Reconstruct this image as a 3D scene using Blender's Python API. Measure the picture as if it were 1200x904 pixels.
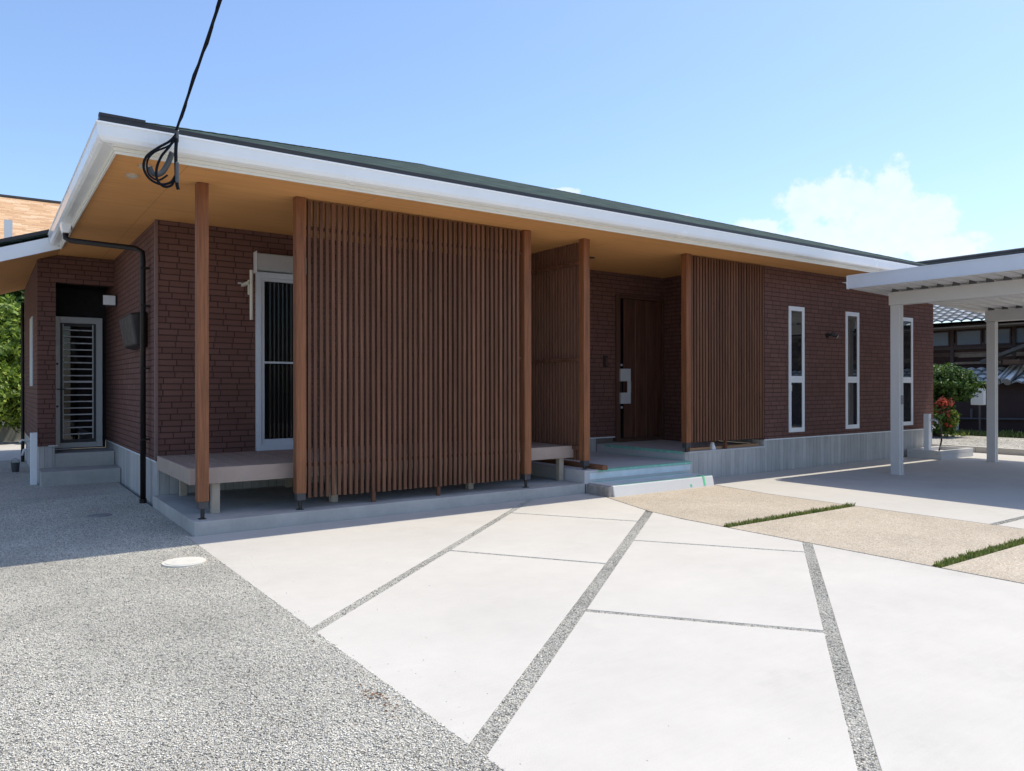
import bpy, math, random
import numpy as np
from mathutils import Vector, Matrix
R = math.radians
for o in list(bpy.data.objects): bpy.data.objects.remove(o)
scene = bpy.context.scene
col = scene.collection

# ------------------------------------------------------------------ camera
cam_d = bpy.data.cameras.new('camera'); cam = bpy.data.objects.new('camera', cam_d); col.objects.link(cam)
cam.location = (0, 0, 1.4); cam.rotation_euler = (R(90), R(0.07), R(-35.13))
cam_d.sensor_width = 36; cam_d.lens = 26.43; cam_d.clip_start = .05; cam_d.clip_end = 3000
scene.camera = cam

# ------------------------------------------------------------------ sun and sky
SUN = Vector((.46, -.088, 1)).normalized()
sd = bpy.data.lights.new('sun', 'SUN'); sun = bpy.data.objects.new('sun', sd); col.objects.link(sun)
sd.energy = 2.55; sd.angle = R(.53); sd.color = (1, .93, .79)
sun.rotation_euler = SUN.to_track_quat('Z', 'Y').to_euler()
sun.location = (20, -6, 40)
W = bpy.data.worlds.new('World'); scene.world = W; W.use_nodes = True
wn = W.node_tree; wn.nodes.clear()
def WN(t, **k):
    n = wn.nodes.new(t)
    for a, b in k.items(): setattr(n, a, b)
    return n
wout = WN('ShaderNodeOutputWorld'); bg = WN('ShaderNodeBackground'); bg.inputs['Strength'].default_value = .15
sky = WN('ShaderNodeTexSky', sky_type='NISHITA'); sky.sun_disc = False
sky.sun_elevation = math.asin(SUN.z); sky.sun_rotation = math.atan2(SUN.x, SUN.y)
sky.air_density = 1.0; sky.dust_density = 1.2; sky.ozone_density = 1.6; sky.altitude = 0
wn.links.new(bg.outputs[0], wout.inputs[0])
def wmath(op, a, b=None, c=None, clamp=False):
    n = WN('ShaderNodeMath', operation=op); n.use_clamp = clamp
    for i, v in enumerate((a, b, c)):
        if v is None: continue
        if hasattr(v, 'type') and hasattr(v, 'links'): wn.links.new(v, n.inputs[i])
        else: n.inputs[i].default_value = v
    return n.outputs[0]
tc = WN('ShaderNodeTexCoord'); sx = WN('ShaderNodeSeparateXYZ'); wn.links.new(tc.outputs['Generated'], sx.inputs[0])
az = wmath('MULTIPLY', wmath('ARCTAN2', sx.outputs[0], sx.outputs[1]), 57.2958)
el = wmath('MULTIPLY', wmath('ARCSINE', sx.outputs[2]), 57.2958)
cb = WN('ShaderNodeCombineXYZ'); wn.links.new(az, cb.inputs[0]); wn.links.new(el, cb.inputs[1])
def wnoise(scale, detail, rough=.55, off=0):
    n = WN('ShaderNodeTexNoise'); n.inputs['Scale'].default_value = scale; n.inputs['Detail'].default_value = detail
    n.inputs['Roughness'].default_value = rough
    m = WN('ShaderNodeVectorMath', operation='ADD'); wn.links.new(cb.outputs[0], m.inputs[0]); m.inputs[1].default_value = (off, off * .7, off)
    wn.links.new(m.outputs[0], n.inputs['Vector']); return n.outputs['Fac']
n1 = wnoise(.55, 10, .62); n2 = wnoise(.9, 7, .55, 31)
# cumulus heaps given as (azimuth, elevation, half width, half height) in degrees of the sky
heaps = [(56.3,12.6,1.9,1.7),(59.0,12.6,2.3,2.1),(62.0,12.9,1.5,1.9),(61.6,10.6,3.6,2.4),(63.9,10.2,2.4,2.1),(57.5,9.6,3.6,2.0),
         (65.4,8.6,2.2,1.7),(52.9,11.1,2.2,.9),(47.8,12.0,1.2,.55),(39.0,14.35,1.5,.42),(60,7.2,7.5,1.8),
         (84,9,6,3),(100,8,9,3),(-60,9,12,4),(-100,8,14,4),(130,8,10,4),(170,9,14,4)]
acc = None
for (a, e, ra, re) in heaps:
    dx = wmath('DIVIDE', wmath('SUBTRACT', az, a), ra); dy = wmath('DIVIDE', wmath('SUBTRACT', el, e), re)
    v = wmath('SUBTRACT', 1.0, wmath('SQRT', wmath('ADD', wmath('MULTIPLY', dx, dx), wmath('MULTIPLY', dy, dy))))
    acc = v if acc is None else wmath('SMOOTH_MAX', acc, v, .35)
dens = wmath('ADD', acc, wmath('MULTIPLY', wmath('SUBTRACT', n1, .5), 2.0))
mask = WN('ShaderNodeMapRange', interpolation_type='SMOOTHSTEP'); wn.links.new(dens, mask.inputs[0])
mask.inputs[1].default_value = -.08; mask.inputs[2].default_value = .30; mask.inputs[3].default_value = 0; mask.inputs[4].default_value = .5
shade = WN('ShaderNodeMapRange'); wn.links.new(n2, shade.inputs[0])
shade.inputs[1].default_value = .3; shade.inputs[2].default_value = .68; shade.inputs[3].default_value = .88; shade.inputs[4].default_value = 1.03
cc = WN('ShaderNodeVectorMath', operation='SCALE'); cc.inputs[0].default_value = (4.5, 4.5, 4.75); wn.links.new(shade.outputs[0], cc.inputs['Scale'])
tint = WN('ShaderNodeMix', data_type='RGBA', blend_type='MULTIPLY'); tint.inputs['Factor'].default_value = 1
wn.links.new(sky.outputs[0], tint.inputs[6]); tint.inputs[7].default_value = (.765, .825, .90, 1)
mx = WN('ShaderNodeMix', data_type='RGBA'); wn.links.new(mask.outputs[0], mx.inputs['Factor'])
wn.links.new(tint.outputs[2], mx.inputs[6]); wn.links.new(cc.outputs[0], mx.inputs[7]); wn.links.new(mx.outputs[2], bg.inputs['Color'])

vs = scene.view_settings
vs.view_transform = 'Standard'; vs.look = 'None'; vs.gamma = 1; vs.use_curve_mapping = False; vs.exposure = .80

# ------------------------------------------------------------------ helpers
class MB:
    def __init__(s): s.v = []; s.f = []
    def add(s, v, f):
        n = len(s.v); s.v += [tuple(p) for p in v]; s.f += [tuple(i + n for i in q) for q in f]; return s
    def box(s, x0, x1, y0, y1, z0, z1):
        return s.add([(x0,y0,z0),(x1,y0,z0),(x1,y1,z0),(x0,y1,z0),(x0,y0,z1),(x1,y0,z1),(x1,y1,z1),(x0,y1,z1)],
                     [(0,3,2,1),(4,5,6,7),(0,1,5,4),(1,2,6,5),(2,3,7,6),(3,0,4,7)])
    def hexa(s, p):   # 8 points: bottom ring then top ring
        return s.add(p, [(0,3,2,1),(4,5,6,7),(0,1,5,4),(1,2,6,5),(2,3,7,6),(3,0,4,7)])
    def prism(s, poly, z0, z1):
        n = len(poly)
        return s.add([(x,y,z0) for x,y in poly] + [(x,y,z1) for x,y in poly],
                     [tuple(range(n-1,-1,-1)), tuple(range(n,2*n))] + [(i,(i+1)%n,n+(i+1)%n,n+i) for i in range(n)])
    def extrude_x(s, prof, x0, x1):   # profile (y,z) swept along x
        n = len(prof)
        return s.add([(x0,y,z) for y,z in prof] + [(x1,y,z) for y,z in prof],
                     [tuple(range(n)), tuple(range(2*n-1,n-1,-1))] + [(i,n+i,n+(i+1)%n,(i+1)%n) for i in range(n)])
    def tube(s, pts, r, n=8, caps=True):
        pts = [Vector(p) for p in pts]; rr = r if isinstance(r, (list, tuple)) else [r] * len(pts)
        base = len(s.v); up = None
        for i, p in enumerate(pts):
            t = (pts[min(i+1, len(pts)-1)] - pts[max(i-1, 0)]).normalized()
            if up is None: up = Vector((0,0,1)) if abs(t.z) < .9 else Vector((1,0,0))
            a = t.cross(up).normalized(); b = a.cross(t).normalized(); up = b
            for k in range(n):
                an = 2*math.pi*k/n; s.v.append(tuple(p + (a*math.cos(an) + b*math.sin(an))*rr[i]))
        for i in range(len(pts)-1):
            for k in range(n):
                s.f.append((base+i*n+k, base+i*n+(k+1)%n, base+(i+1)*n+(k+1)%n, base+(i+1)*n+k))
        if caps:
            s.f.append(tuple(base+k for k in range(n-1,-1,-1))); s.f.append(tuple(base+(len(pts)-1)*n+k for k in range(n)))
        return s
    def disc(s, c, r, h, n=40, lip=0):
        x, y, z = c; P = [(x+r*math.cos(2*math.pi*k/n), y+r*math.sin(2*math.pi*k/n)) for k in range(n)]
        return s.prism(P, z, z+h)
    def build(s, name, mat, parent=None, bevel=0, smooth=False, seg=2):
        me = bpy.data.meshes.new(name)
        off = Vector(parent_world(parent)) if parent else Vector((0,0,0))
        me.from_pydata([tuple(Vector(p) - off) for p in s.v], [], s.f); me.validate(); me.update()
        import bmesh
        b = bmesh.new(); b.from_mesh(me); bmesh.ops.recalc_face_normals(b, faces=b.faces); b.to_mesh(me); b.free()
        if smooth:
            for p in me.polygons: p.use_smooth = True
        o = bpy.data.objects.new(name, me); col.objects.link(o)
        if mat: me.materials.append(mat)
        if parent: o.parent = parent
        if bevel:
            m = o.modifiers.new('bevel', 'BEVEL'); m.width = bevel; m.segments = seg; m.limit_method = 'ANGLE'; m.angle_limit = R(40)
        return o
def parent_world(p):
    v = Vector((0,0,0))
    while p is not None: v += Vector(p.location); p = p.parent
    return v
def tag(o, label=None, cat=None, group=None, kind=None):
    if label: o['label'] = label
    if cat: o['category'] = cat
    if group: o['group'] = group
    if kind: o['kind'] = kind
    return o
def thing(name, loc, label, cat, group=None):
    o = bpy.data.objects.new(name, None); o.empty_display_size = .1; col.objects.link(o); o.location = loc
    return tag(o, label, cat, group)
def struct(o): o['kind'] = 'structure'; return o
def copy_tree(o, parent=None):
    c = o.copy(); col.objects.link(c)
    if parent: c.parent = parent
    for ch in list(o.children): copy_tree(ch, c)
    return c
def rawmesh(name, V, F, mat, parent=None):
    """big meshes from numpy: V (n,3), F (m,k)"""
    me = bpy.data.meshes.new(name); V = np.asarray(V, np.float32); F = np.asarray(F, np.int32)
    if parent: V = V - np.array(parent_world(parent), np.float32)
    k = F.shape[1]
    me.vertices.add(len(V)); me.vertices.foreach_set('co', V.ravel())
    me.loops.add(F.size); me.loops.foreach_set('vertex_index', F.ravel())
    me.polygons.add(len(F)); me.polygons.foreach_set('loop_start', np.arange(0, F.size, k, dtype=np.int32))
    me.polygons.foreach_set('loop_total', np.full(len(F), k, np.int32))
    me.update(calc_edges=True); me.materials.append(mat)
    o = bpy.data.objects.new(name, me); col.objects.link(o)
    if parent: o.parent = parent
    return o

# ------------------------------------------------------------------ materials
class NT:
    def __init__(s, name, rough=.6, base=(.5,.5,.5), metal=0, spec=.5):
        s.m = bpy.data.materials.new(name); s.m.use_nodes = True; s.t = s.m.node_tree
        s.b = s.t.nodes['Principled BSDF']; s.b.inputs['Base Color'].default_value = (*base, 1)
        s.b.inputs['Roughness'].default_value = rough; s.b.inputs['Metallic'].default_value = metal
        s.b.inputs['Specular IOR Level'].default_value = spec
        s.geo = s.t.nodes.new('ShaderNodeNewGeometry')
    def n(s, t, **k):
        x = s.t.nodes.new(t)
        for a, b in k.items(): setattr(x, a, b)
        return x
    def L(s, a, b): s.t.links.new(a, b)
    def setin(s, sock, v):
        if hasattr(v, 'links'): s.L(v, sock)
        else: sock.default_value = v
    def math(s, op, a, b=None, c=None, clamp=False):
        x = s.n('ShaderNodeMath', operation=op); x.use_clamp = clamp
        for i, v in enumerate((a, b, c)):
            if v is not None: s.setin(x.inputs[i], v)
        return x.outputs[0]
    def pos(s, scale=(1,1,1), off=(0,0,0)):
        m = s.n('ShaderNodeMapping'); m.inputs['Scale'].default_value = scale; m.inputs['Location'].default_value = off
        s.L(s.geo.outputs['Position'], m.inputs[0]); return m.outputs[0]
    def noise(s, vec, scale, detail=4, rough=.55):
        x = s.n('ShaderNodeTexNoise'); s.L(vec, x.inputs['Vector']); x.inputs['Scale'].default_value = scale
        x.inputs['Detail'].default_value = detail; x.inputs['Roughness'].default_value = rough; return x.outputs['Fac']
    def vor(s, vec, scale, feature='F1'):
        x = s.n('ShaderNodeTexVoronoi', feature=feature); s.L(vec, x.inputs['Vector']); x.inputs['Scale'].default_value = scale; return x
    def rng(s, v, a, b, c=0., d=1., smooth=False):
        x = s.n('ShaderNodeMapRange'); 
        if smooth: x.interpolation_type = 'SMOOTHSTEP'
        s.L(v, x.inputs[0])
        for i, q in enumerate((a, b, c, d)): x.inputs[i+1].default_value = q
        return x.outputs[0]
    def ramp(s, v, stops):
        x = s.n('ShaderNodeValToRGB'); s.L(v, x.inputs[0]); e = x.color_ramp.elements
        while len(e) > 1: e.remove(e[-1])
        e[0].position = stops[0][0]; e[0].color = (*stops[0][1], 1)
        for p, c in stops[1:]: q = e.new(p); q.color = (*c, 1)
        return x.outputs[0]
    def mix(s, f, a, b, mode='MIX'):
        x = s.n('ShaderNodeMix', data_type='RGBA', blend_type=mode); s.setin(x.inputs['Factor'], f)
        for i, v in ((6, a), (7, b)):
            if hasattr(v, 'links'): s.L(v, x.inputs[i])
            else: x.inputs[i].default_value = (*v, 1) if len(v) == 3 else v
        return x.outputs[2]
    def color(s, c): s.setin(s.b.inputs['Base Color'], c if hasattr(c, 'links') else (*c, 1))
    def rough(s, v): s.setin(s.b.inputs['Roughness'], v)
    def bump(s, h, strength=.3, dist=.01):
        x = s.n('ShaderNodeBump'); s.L(h, x.inputs['Height']); x.inputs['Strength'].default_value = strength; x.inputs['Distance'].default_value = dist
        s.L(x.outputs[0], s.b.inputs['Normal'])
    def wall_uv(s):
        """u runs along the wall whichever way it faces, v is height"""
        sp = s.n('ShaderNodeSeparateXYZ'); s.L(s.geo.outputs['Position'], sp.inputs[0])
        sn = s.n('ShaderNodeSeparateXYZ'); s.L(s.geo.outputs['True Normal'], sn.inputs[0])
        k = s.math('GREATER_THAN', s.math('ABSOLUTE', sn.outputs[0]), .5)
        u = s.math('ADD', s.math('MULTIPLY', sp.outputs[1], k), s.math('MULTIPLY', sp.outputs[0], s.math('SUBTRACT', 1., k)))
        return u, sp.outputs[2], sp
def brick_mat():
    m = NT('brown_brick_siding', .85, spec=.25); u, v, sp = m.wall_uv(); H = .0712; Wd = .215
    row = m.math('FLOOR', m.math('DIVIDE', v, H))
    wn_ = m.n('ShaderNodeTexWhiteNoise', noise_dimensions='1D'); m.L(row, wn_.inputs['W'])
    uu = m.math('DIVIDE', m.math('ADD', u, m.math('MULTIPLY', wn_.outputs[0], .29)), Wd)
    fu = m.math('FRACT', uu); fv = m.math('FRACT', m.math('DIVIDE', v, H))
    du = m.math('MULTIPLY', m.math('MINIMUM', fu, m.math('SUBTRACT', 1., fu)), Wd)
    dv = m.math('MULTIPLY', m.math('MINIMUM', fv, m.math('SUBTRACT', 1., fv)), H)
    d = m.math('MINIMUM', du, dv)
    nz = m.noise(m.pos(), 60, 3)
    d2 = m.math('ADD', d, m.math('MULTIPLY', m.math('SUBTRACT', nz, .5), .0012))
    face = m.rng(d2, .0028, .0078, 0, 1, True)
    cb_ = m.n('ShaderNodeCombineXYZ'); m.L(m.math('FLOOR', uu), cb_.inputs[0]); m.L(row, cb_.inputs[1])
    w2 = m.n('ShaderNodeTexWhiteNoise', noise_dimensions='3D'); m.L(cb_.outputs[0], w2.inputs['Vector'])
    bc = m.ramp(w2.outputs[0], [(0,(.134,.066,.053)),(.5,(.145,.072,.058)),(1,(.158,.080,.065))])
    big = m.rng(m.noise(m.pos(), .9, 4), .3, .7, .9, 1.1)
    bs = m.mix(1, bc, m.mix(m.noise(m.pos(), 120, 3), (.8,.8,.8), (1.2,1.2,1.2)), 'MULTIPLY')
    cmb = m.n('ShaderNodeVectorMath', operation='SCALE'); m.L(bs, cmb.inputs[0]); m.L(big, cmb.inputs['Scale'])
    m.color(m.mix(face, (.058,.028,.023), cmb.outputs[0]))
    # every siding board ends in a thin vertical joint
    h = m.math('ADD', m.math('MULTIPLY', face, 1.), m.math('MULTIPLY', m.noise(m.pos(), 45, 5), .35))
    m.bump(h, .8, .006); return m.m
def concrete_mat(name, c=(.5,.49,.47), var=.12, sc=1., rough=.85, bump=.25, boards=0, fine=.12, stains=.0, seams=()):
    m = NT(name, rough, spec=.3); P = m.pos()
    a = m.noise(P, 1.1*sc, 6, .6); b = m.noise(P, 7*sc, 6, .65); g = m.noise(P, 110, 3, .75)
    f = m.math('ADD', m.math('MULTIPLY', m.math('SUBTRACT', a, .5), var*2.2), m.math('ADD', m.math('MULTIPLY', m.math('SUBTRACT', b, .5), var), m.math('MULTIPLY', m.math('SUBTRACT', g, .5), fine)))
    f = m.math('ADD', f, 1.)
    if stains:
        st = m.rng(m.noise(m.pos(off=(7,3,1)), .45, 8, .7), .52, .72, 0, stains, True); f = m.math('SUBTRACT', f, st)
    h = m.math('ADD', m.math('MULTIPLY', g, .5), b)
    if boards:
        u, v, sp = m.wall_uv(); uu = m.math('DIVIDE', u, boards); fr = m.math('FRACT', uu)
        line = m.rng(m.math('MINIMUM', fr, m.math('SUBTRACT', 1., fr)), .0, .06, 0, 1, True)
        w = m.n('ShaderNodeTexWhiteNoise', noise_dimensions='1D'); m.L(m.math('FLOOR', uu), w.inputs['W'])
        f = m.math('MULTIPLY', f, m.rng(w.outputs[0], 0, 1, .86, 1.1)); f = m.math('MULTIPLY', f, m.rng(line, 0, 1, .55, 1))
        streak = m.noise(m.pos(scale=(9,9,.8)), 3, 4); f = m.math('MULTIPLY', f, m.rng(streak, .3, .7, .88, 1.1))
        h = m.math('ADD', h, m.math('MULTIPLY', line, 2.5))
    s_ = m.n('ShaderNodeVectorMath', operation='SCALE'); s_.inputs[0].default_value = c; m.L(f, s_.inputs['Scale'])
    m.color(s_.outputs[0]); m.bump(h, bump, .004); return m.m
def wood_mat(name, c1, c2, rough=.6, axis='z', boards=0, var=.25, spec=.35):
    m = NT(name, rough, spec=spec)
    sc = {'z': (1,1,.045), 'x': (.045,1,1), 'y': (1,.045,1)}[axis]
    P = m.pos(scale=sc); a = m.noise(P, 55, 6, .65); b = m.noise(P, 14, 3, .5)
    f = m.math('ADD', m.math('MULTIPLY', a, .65), m.math('MULTIPLY', b, .35))
    c = m.ramp(f, [(.33, c1), (.66, c2)])
    if boards:
        sp = m.n('ShaderNodeSeparateXYZ'); m.L(m.geo.outputs['Position'], sp.inputs[0])
        q = m.math('FLOOR', m.math('DIVIDE', m.math('ADD', sp.outputs[0], sp.outputs[1]), boards))
        w = m.n('ShaderNodeTexWhiteNoise', noise_dimensions='1D'); m.L(q, w.inputs['W'])
        s_ = m.n('ShaderNodeVectorMath', operation='SCALE'); m.L(c, s_.inputs[0]); m.L(m.rng(w.outputs[0], 0, 1, 1-var, 1+var), s_.inputs['Scale']); c = s_.outputs[0]
    kn = m.vor(m.pos(scale=(1,1,.35), off=(.3,.2,.1)), 5.5); spot = m.rng(kn.outputs['Distance'], .03, .075, .45, 1, True)
    s2 = m.n('ShaderNodeVectorMath', operation='SCALE'); m.L(c, s2.inputs[0]); m.L(spot, s2.inputs['Scale'])
    m.color(s2.outputs[0]); m.bump(f, .25, .003); return m.m
def plain(name, c, rough=.5, metal=0, spec=.5, nz=.06, scale=20, bump=0):
    m = NT(name, rough, c, metal, spec)
    f = m.rng(m.noise(m.pos(), scale, 5, .6), .25, .75, 1-nz, 1+nz)
    s_ = m.n('ShaderNodeVectorMath', operation='SCALE'); s_.inputs[0].default_value = c; m.L(f, s_.inputs['Scale']); m.color(s_.outputs[0])
    m.rough(m.rng(m.noise(m.pos(off=(3,3,3)), scale*.7, 4), .3, .7, max(rough-.08,.02), min(rough+.08,1)))
    if bump: m.bump(m.noise(m.pos(), 90, 4), bump, .003)
    return m.m
GRAV = [(0,(.12,.115,.105)),(.16,(.40,.385,.34)),(.38,(.72,.68,.585)),(.8,(.86,.81,.70)),(1,(.94,.90,.80))]
def gravel_mat(name, scale=85, mul=1.0, warm=0):
    m = NT(name, .9, spec=.3); v = m.vor(m.pos(scale=(1,1,0)), scale); v2 = m.vor(m.pos(scale=(1,1,0), off=(5,5,0)), scale*2.1)
    sp = m.n('ShaderNodeSeparateColor'); m.L(v.outputs['Color'], sp.inputs[0])
    c = m.ramp(sp.outputs[0], GRAV)
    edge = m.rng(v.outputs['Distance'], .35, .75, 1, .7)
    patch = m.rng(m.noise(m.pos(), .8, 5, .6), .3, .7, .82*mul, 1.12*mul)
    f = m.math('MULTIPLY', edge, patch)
    s_ = m.n('ShaderNodeVectorMath', operation='SCALE'); m.L(c, s_.inputs[0]); m.L(f, s_.inputs['Scale'])
    m.color(s_.outputs[0])
    h = m.math('SUBTRACT', 1., m.math('ADD', v.outputs['Distance'], m.math('MULTIPLY', v2.outputs['Distance'], .3))); m.bump(h, 1., .012); return m.m
def stone_mat(name='crushed_stone', mul=1.):
    m = NT(name, .85, spec=.35)
    c = m.ramp(m.geo.outputs['Random Per Island'], GRAV[:-1] + [(.93,(.52,.51,.47)),(.97,(.42,.33,.24)),(1,(.72,.71,.68))])
    patch = m.rng(m.noise(m.pos(), .8, 6, .62), .34, .66, .80*mul, 1.12*mul)
    s_ = m.n('ShaderNodeVectorMath', operation='SCALE'); m.L(c, s_.inputs[0]); m.L(patch, s_.inputs['Scale']); m.color(s_.outputs[0]); return m.m
def leaf_mat(name, stops, trans=.3):
    m = NT(name, .5, spec=.4); c = m.ramp(m.geo.outputs['Random Per Island'], stops); m.color(c)
    tr = m.n('ShaderNodeBsdfTranslucent'); m.L(c, tr.inputs['Color']); mixs = m.n('ShaderNodeMixShader'); mixs.inputs[0].default_value = trans
    out = [x for x in m.t.nodes if x.type == 'OUTPUT_MATERIAL'][0]
    m.L(m.b.outputs[0], mixs.inputs[1]); m.L(tr.outputs[0], mixs.inputs[2]); m.L(mixs.outputs[0], out.inputs[0]); return m.m
def shingle_mat(name, cols, H=.14, Wd=.3, slope_axis='y', bump=.8, dark=.45):
    m = NT(name, .95, spec=.15); sp = m.n('ShaderNodeSeparateXYZ'); m.L(m.geo.outputs['Position'], sp.inputs[0])
    sn = m.n('ShaderNodeSeparateXYZ'); m.L(m.geo.outputs['True Normal'], sn.inputs[0])
    k = m.math('GREATER_THAN', m.math('ABSOLUTE', sn.outputs[0]), m.math('ABSOLUTE', sn.outputs[1]))
    u = m.math('ADD', m.math('MULTIPLY', sp.outputs[1], k), m.math('MULTIPLY', sp.outputs[0], m.math('SUBTRACT', 1., k)))
    v = m.math('MULTIPLY', sp.outputs[2], 1/H/ .35 * 1.0)
    v = m.math('MULTIPLY', v, .35 / .333)
    row = m.math('FLOOR', v); fv = m.math('FRACT', v)
    w = m.n('ShaderNodeTexWhiteNoise', noise_dimensions='1D'); m.L(row, w.inputs['W'])
    uu = m.math('ADD', m.math('DIVIDE', u, Wd), w.outputs[0]); cb_ = m.n('ShaderNodeCombineXYZ'); m.L(m.math('FLOOR', uu), cb_.inputs[0]); m.L(row, cb_.inputs[1])
    w2 = m.n('ShaderNodeTexWhiteNoise', noise_dimensions='3D'); m.L(cb_.outputs[0], w2.inputs['Vector'])
    c = m.ramp(w2.outputs[0], cols)
    fu = m.math('FRACT', uu); e = m.math('MULTIPLY', m.rng(fv, 0, .14, dark, 1, True), m.rng(m.math('MINIMUM', fu, m.math('SUBTRACT', 1., fu)), 0, .03, .7, 1))
    e = m.math('MULTIPLY', e, m.rng(m.noise(m.pos(), 200, 3), .3, .7, .7, 1.3))
    s_ = m.n('ShaderNodeVectorMath', operation='SCALE'); m.L(c, s_.inputs[0]); m.L(e, s_.inputs['Scale']); m.color(s_.outputs[0])
    m.bump(m.math('SUBTRACT', 1., fv), bump, .012); return m.m
def glass_mat(name, tint=(.02,.025,.028), rough=.02, clear=.25, ior=1.5):
    m = NT(name, rough, tint, 0, .9); m.b.inputs['IOR'].default_value = ior
    m.b.inputs['Coat Weight'].default_value = .0
    tr = m.n('ShaderNodeBsdfTransparent'); tr.inputs[0].default_value = (.75,.8,.8,1); mixs = m.n('ShaderNodeMixShader'); mixs.inputs[0].default_value = clear
    out = [x for x in m.t.nodes if x.type == 'OUTPUT_MATERIAL'][0]
    m.L(m.b.outputs[0], mixs.inputs[1]); m.L(tr.outputs[0], mixs.inputs[2]); m.L(mixs.outputs[0], out.inputs[0]); return m.m

M = {}
M['brick'] = brick_mat()
def drive_mat():
    m = NT('pale_brushed_concrete', .8, spec=.3); P = m.pos()
    a = m.noise(P, .9, 7, .62); b = m.noise(m.pos(off=(4,2,0)), 5, 6, .68); g = m.noise(P, 120, 3, .75)
    mp = m.n('ShaderNodeMapping'); mp.inputs['Scale'].default_value = (1.2,14,1); mp.inputs['Rotation'].default_value = (0,0,.68); m.L(m.geo.outputs['Position'], mp.inputs[0]); br = m.noise(mp.outputs[0], 3.5, 5, .6)
    f = m.math('ADD', m.math('MULTIPLY', m.math('SUBTRACT', a, .5), .26), m.math('MULTIPLY', m.math('SUBTRACT', b, .5), .14))
    f = m.math('ADD', f, m.math('ADD', m.math('MULTIPLY', m.math('SUBTRACT', g, .5), .16), m.math('MULTIPLY', m.math('SUBTRACT', br, .5), .09)))
    st = m.rng(m.noise(m.pos(off=(9,3,0)), .55, 9, .72), .56, .74, 0, .13, True)
    sp = m.vor(m.pos(scale=(1,1,0), off=(.3,.1,0)), 3.1); dot = m.rng(sp.outputs['Distance'], .012, .03, .35, 0, True)
    f = m.math('SUBTRACT', m.math('ADD', f, 1.), m.math('ADD', st, dot))
    s_ = m.n('ShaderNodeVectorMath', operation='SCALE'); s_.inputs[0].default_value = (.515,.490,.448); m.L(f, s_.inputs['Scale']); m.color(s_.outputs[0])
    m.bump(m.math('ADD', g, m.math('ADD', b, br)), .3, .004); return m.m
M['drive'] = drive_mat()
def tan_mat():
    m = NT('tan_washed_aggregate', .9, spec=.2); v = m.vor(m.pos(scale=(1,1,0)), 95); sc_ = m.n('ShaderNodeSeparateColor'); m.L(v.outputs['Color'], sc_.inputs[0])
    c = m.ramp(sc_.outputs[0], [(0,(.39,.325,.25)),(.25,(.45,.385,.30)),(.6,(.485,.42,.335)),(.85,(.52,.455,.37)),(1,(.60,.545,.47))])
    f = m.math('MULTIPLY', m.rng(m.noise(m.pos(), 1.3, 6, .6), .3, .7, .90, 1.10), m.rng(v.outputs['Distance'], .3, .8, 1.05, .72))
    s_ = m.n('ShaderNodeVectorMath', operation='SCALE'); m.L(c, s_.inputs[0]); m.L(f, s_.inputs['Scale']); m.color(s_.outputs[0]); m.bump(v.outputs['Distance'], .6, .004); return m.m
M['tan'] = tan_mat()
M['carslab'] = concrete_mat('grey_carport_concrete', (.49,.465,.425), .10, .7, .85, .15, fine=.12, stains=.10)
M['slab'] = concrete_mat('raw_concrete', (.42,.405,.375), .30, 1.5, .85, .5, fine=.2, stains=.25)
M['found'] = concrete_mat('board_marked_concrete', (.45,.44,.42), .16, 1.2, .85, .4, boards=.105)
M['step'] = concrete_mat('smooth_step_concrete', (.52,.51,.50), .12, 1.5, .8, .3)
M['steplit'] = concrete_mat('sunlit_step_concrete', (.66,.65,.63), .08, 1.5, .7, .2)  # paler copy of the step concrete, sunlit brightness put into its colour
M['broken'] = concrete_mat('broken_mortar', (.34,.31,.28), .5, 9, .9, 1., fine=.8)
M['post'] = wood_mat('reddish_post_wood', (.115,.041,.017), (.31,.120,.049), .6)
M['slat'] = wood_mat('brown_slat_wood', (.086,.034,.018), (.185,.084,.046), .7, boards=.0645, var=.2)
M['sill'] = wood_mat('raw_timber', (.30,.16,.08), (.48,.28,.15), .7, axis='x')
M['sillD'] = wood_mat('dark_timber', (.14,.06,.03), (.25,.12,.06), .7, axis='y')
M['deck'] = wood_mat('composite_deck_board', (.28,.205,.16), (.37,.28,.225), .75, axis='y')
M['deckleg'] = plain('cream_deck_leg', (.42,.35,.27), .6)
M['door'] = wood_mat('walnut_door', (.030,.012,.008), (.150,.066,.042), .4)
M['door2'] = wood_mat('walnut_door_frame', (.07,.032,.024), (.12,.06,.042), .45)
M['doorglass'] = plain('dark_door_glass', (.006,.005,.005), .12, spec=.6)
def soffit_mat():
    m = NT('tan_soffit_board', .7, spec=.2); P = m.pos(scale=(.05,1,1))
    f = m.noise(P, 18, 5, .6); c = m.ramp(f, [(.3,(.61,.295,.105)),(.7,(.69,.352,.135))])
    b = m.noise(m.pos(), .7, 4); s_ = m.n('ShaderNodeVectorMath', operation='SCALE'); m.L(c, s_.inputs[0])
    sp = m.n('ShaderNodeSeparateXYZ'); m.L(m.geo.outputs['Position'], sp.inputs[0])
    def seam(o, w, off):
        fr = m.math('FRACT', m.math('DIVIDE', m.math('ADD', o, off), w)); return m.rng(m.math('MINIMUM', fr, m.math('SUBTRACT', 1., fr)), .0, .0025*2/w, .55, 1.)
    f2 = m.math('MULTIPLY', m.rng(b, .3, .7, .95, 1.05), m.math('MULTIPLY', seam(sp.outputs[0], 1.82, .35), seam(sp.outputs[1], .91, .2)))
    m.L(f2, s_.inputs['Scale']); m.color(s_.outputs[0]); m.bump(f, .08, .002); return m.m
M['soffit'] = soffit_mat()
M['gutter'] = plain('white_gutter_resin', (.86,.87,.88), .22, nz=.03, scale=3)
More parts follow.
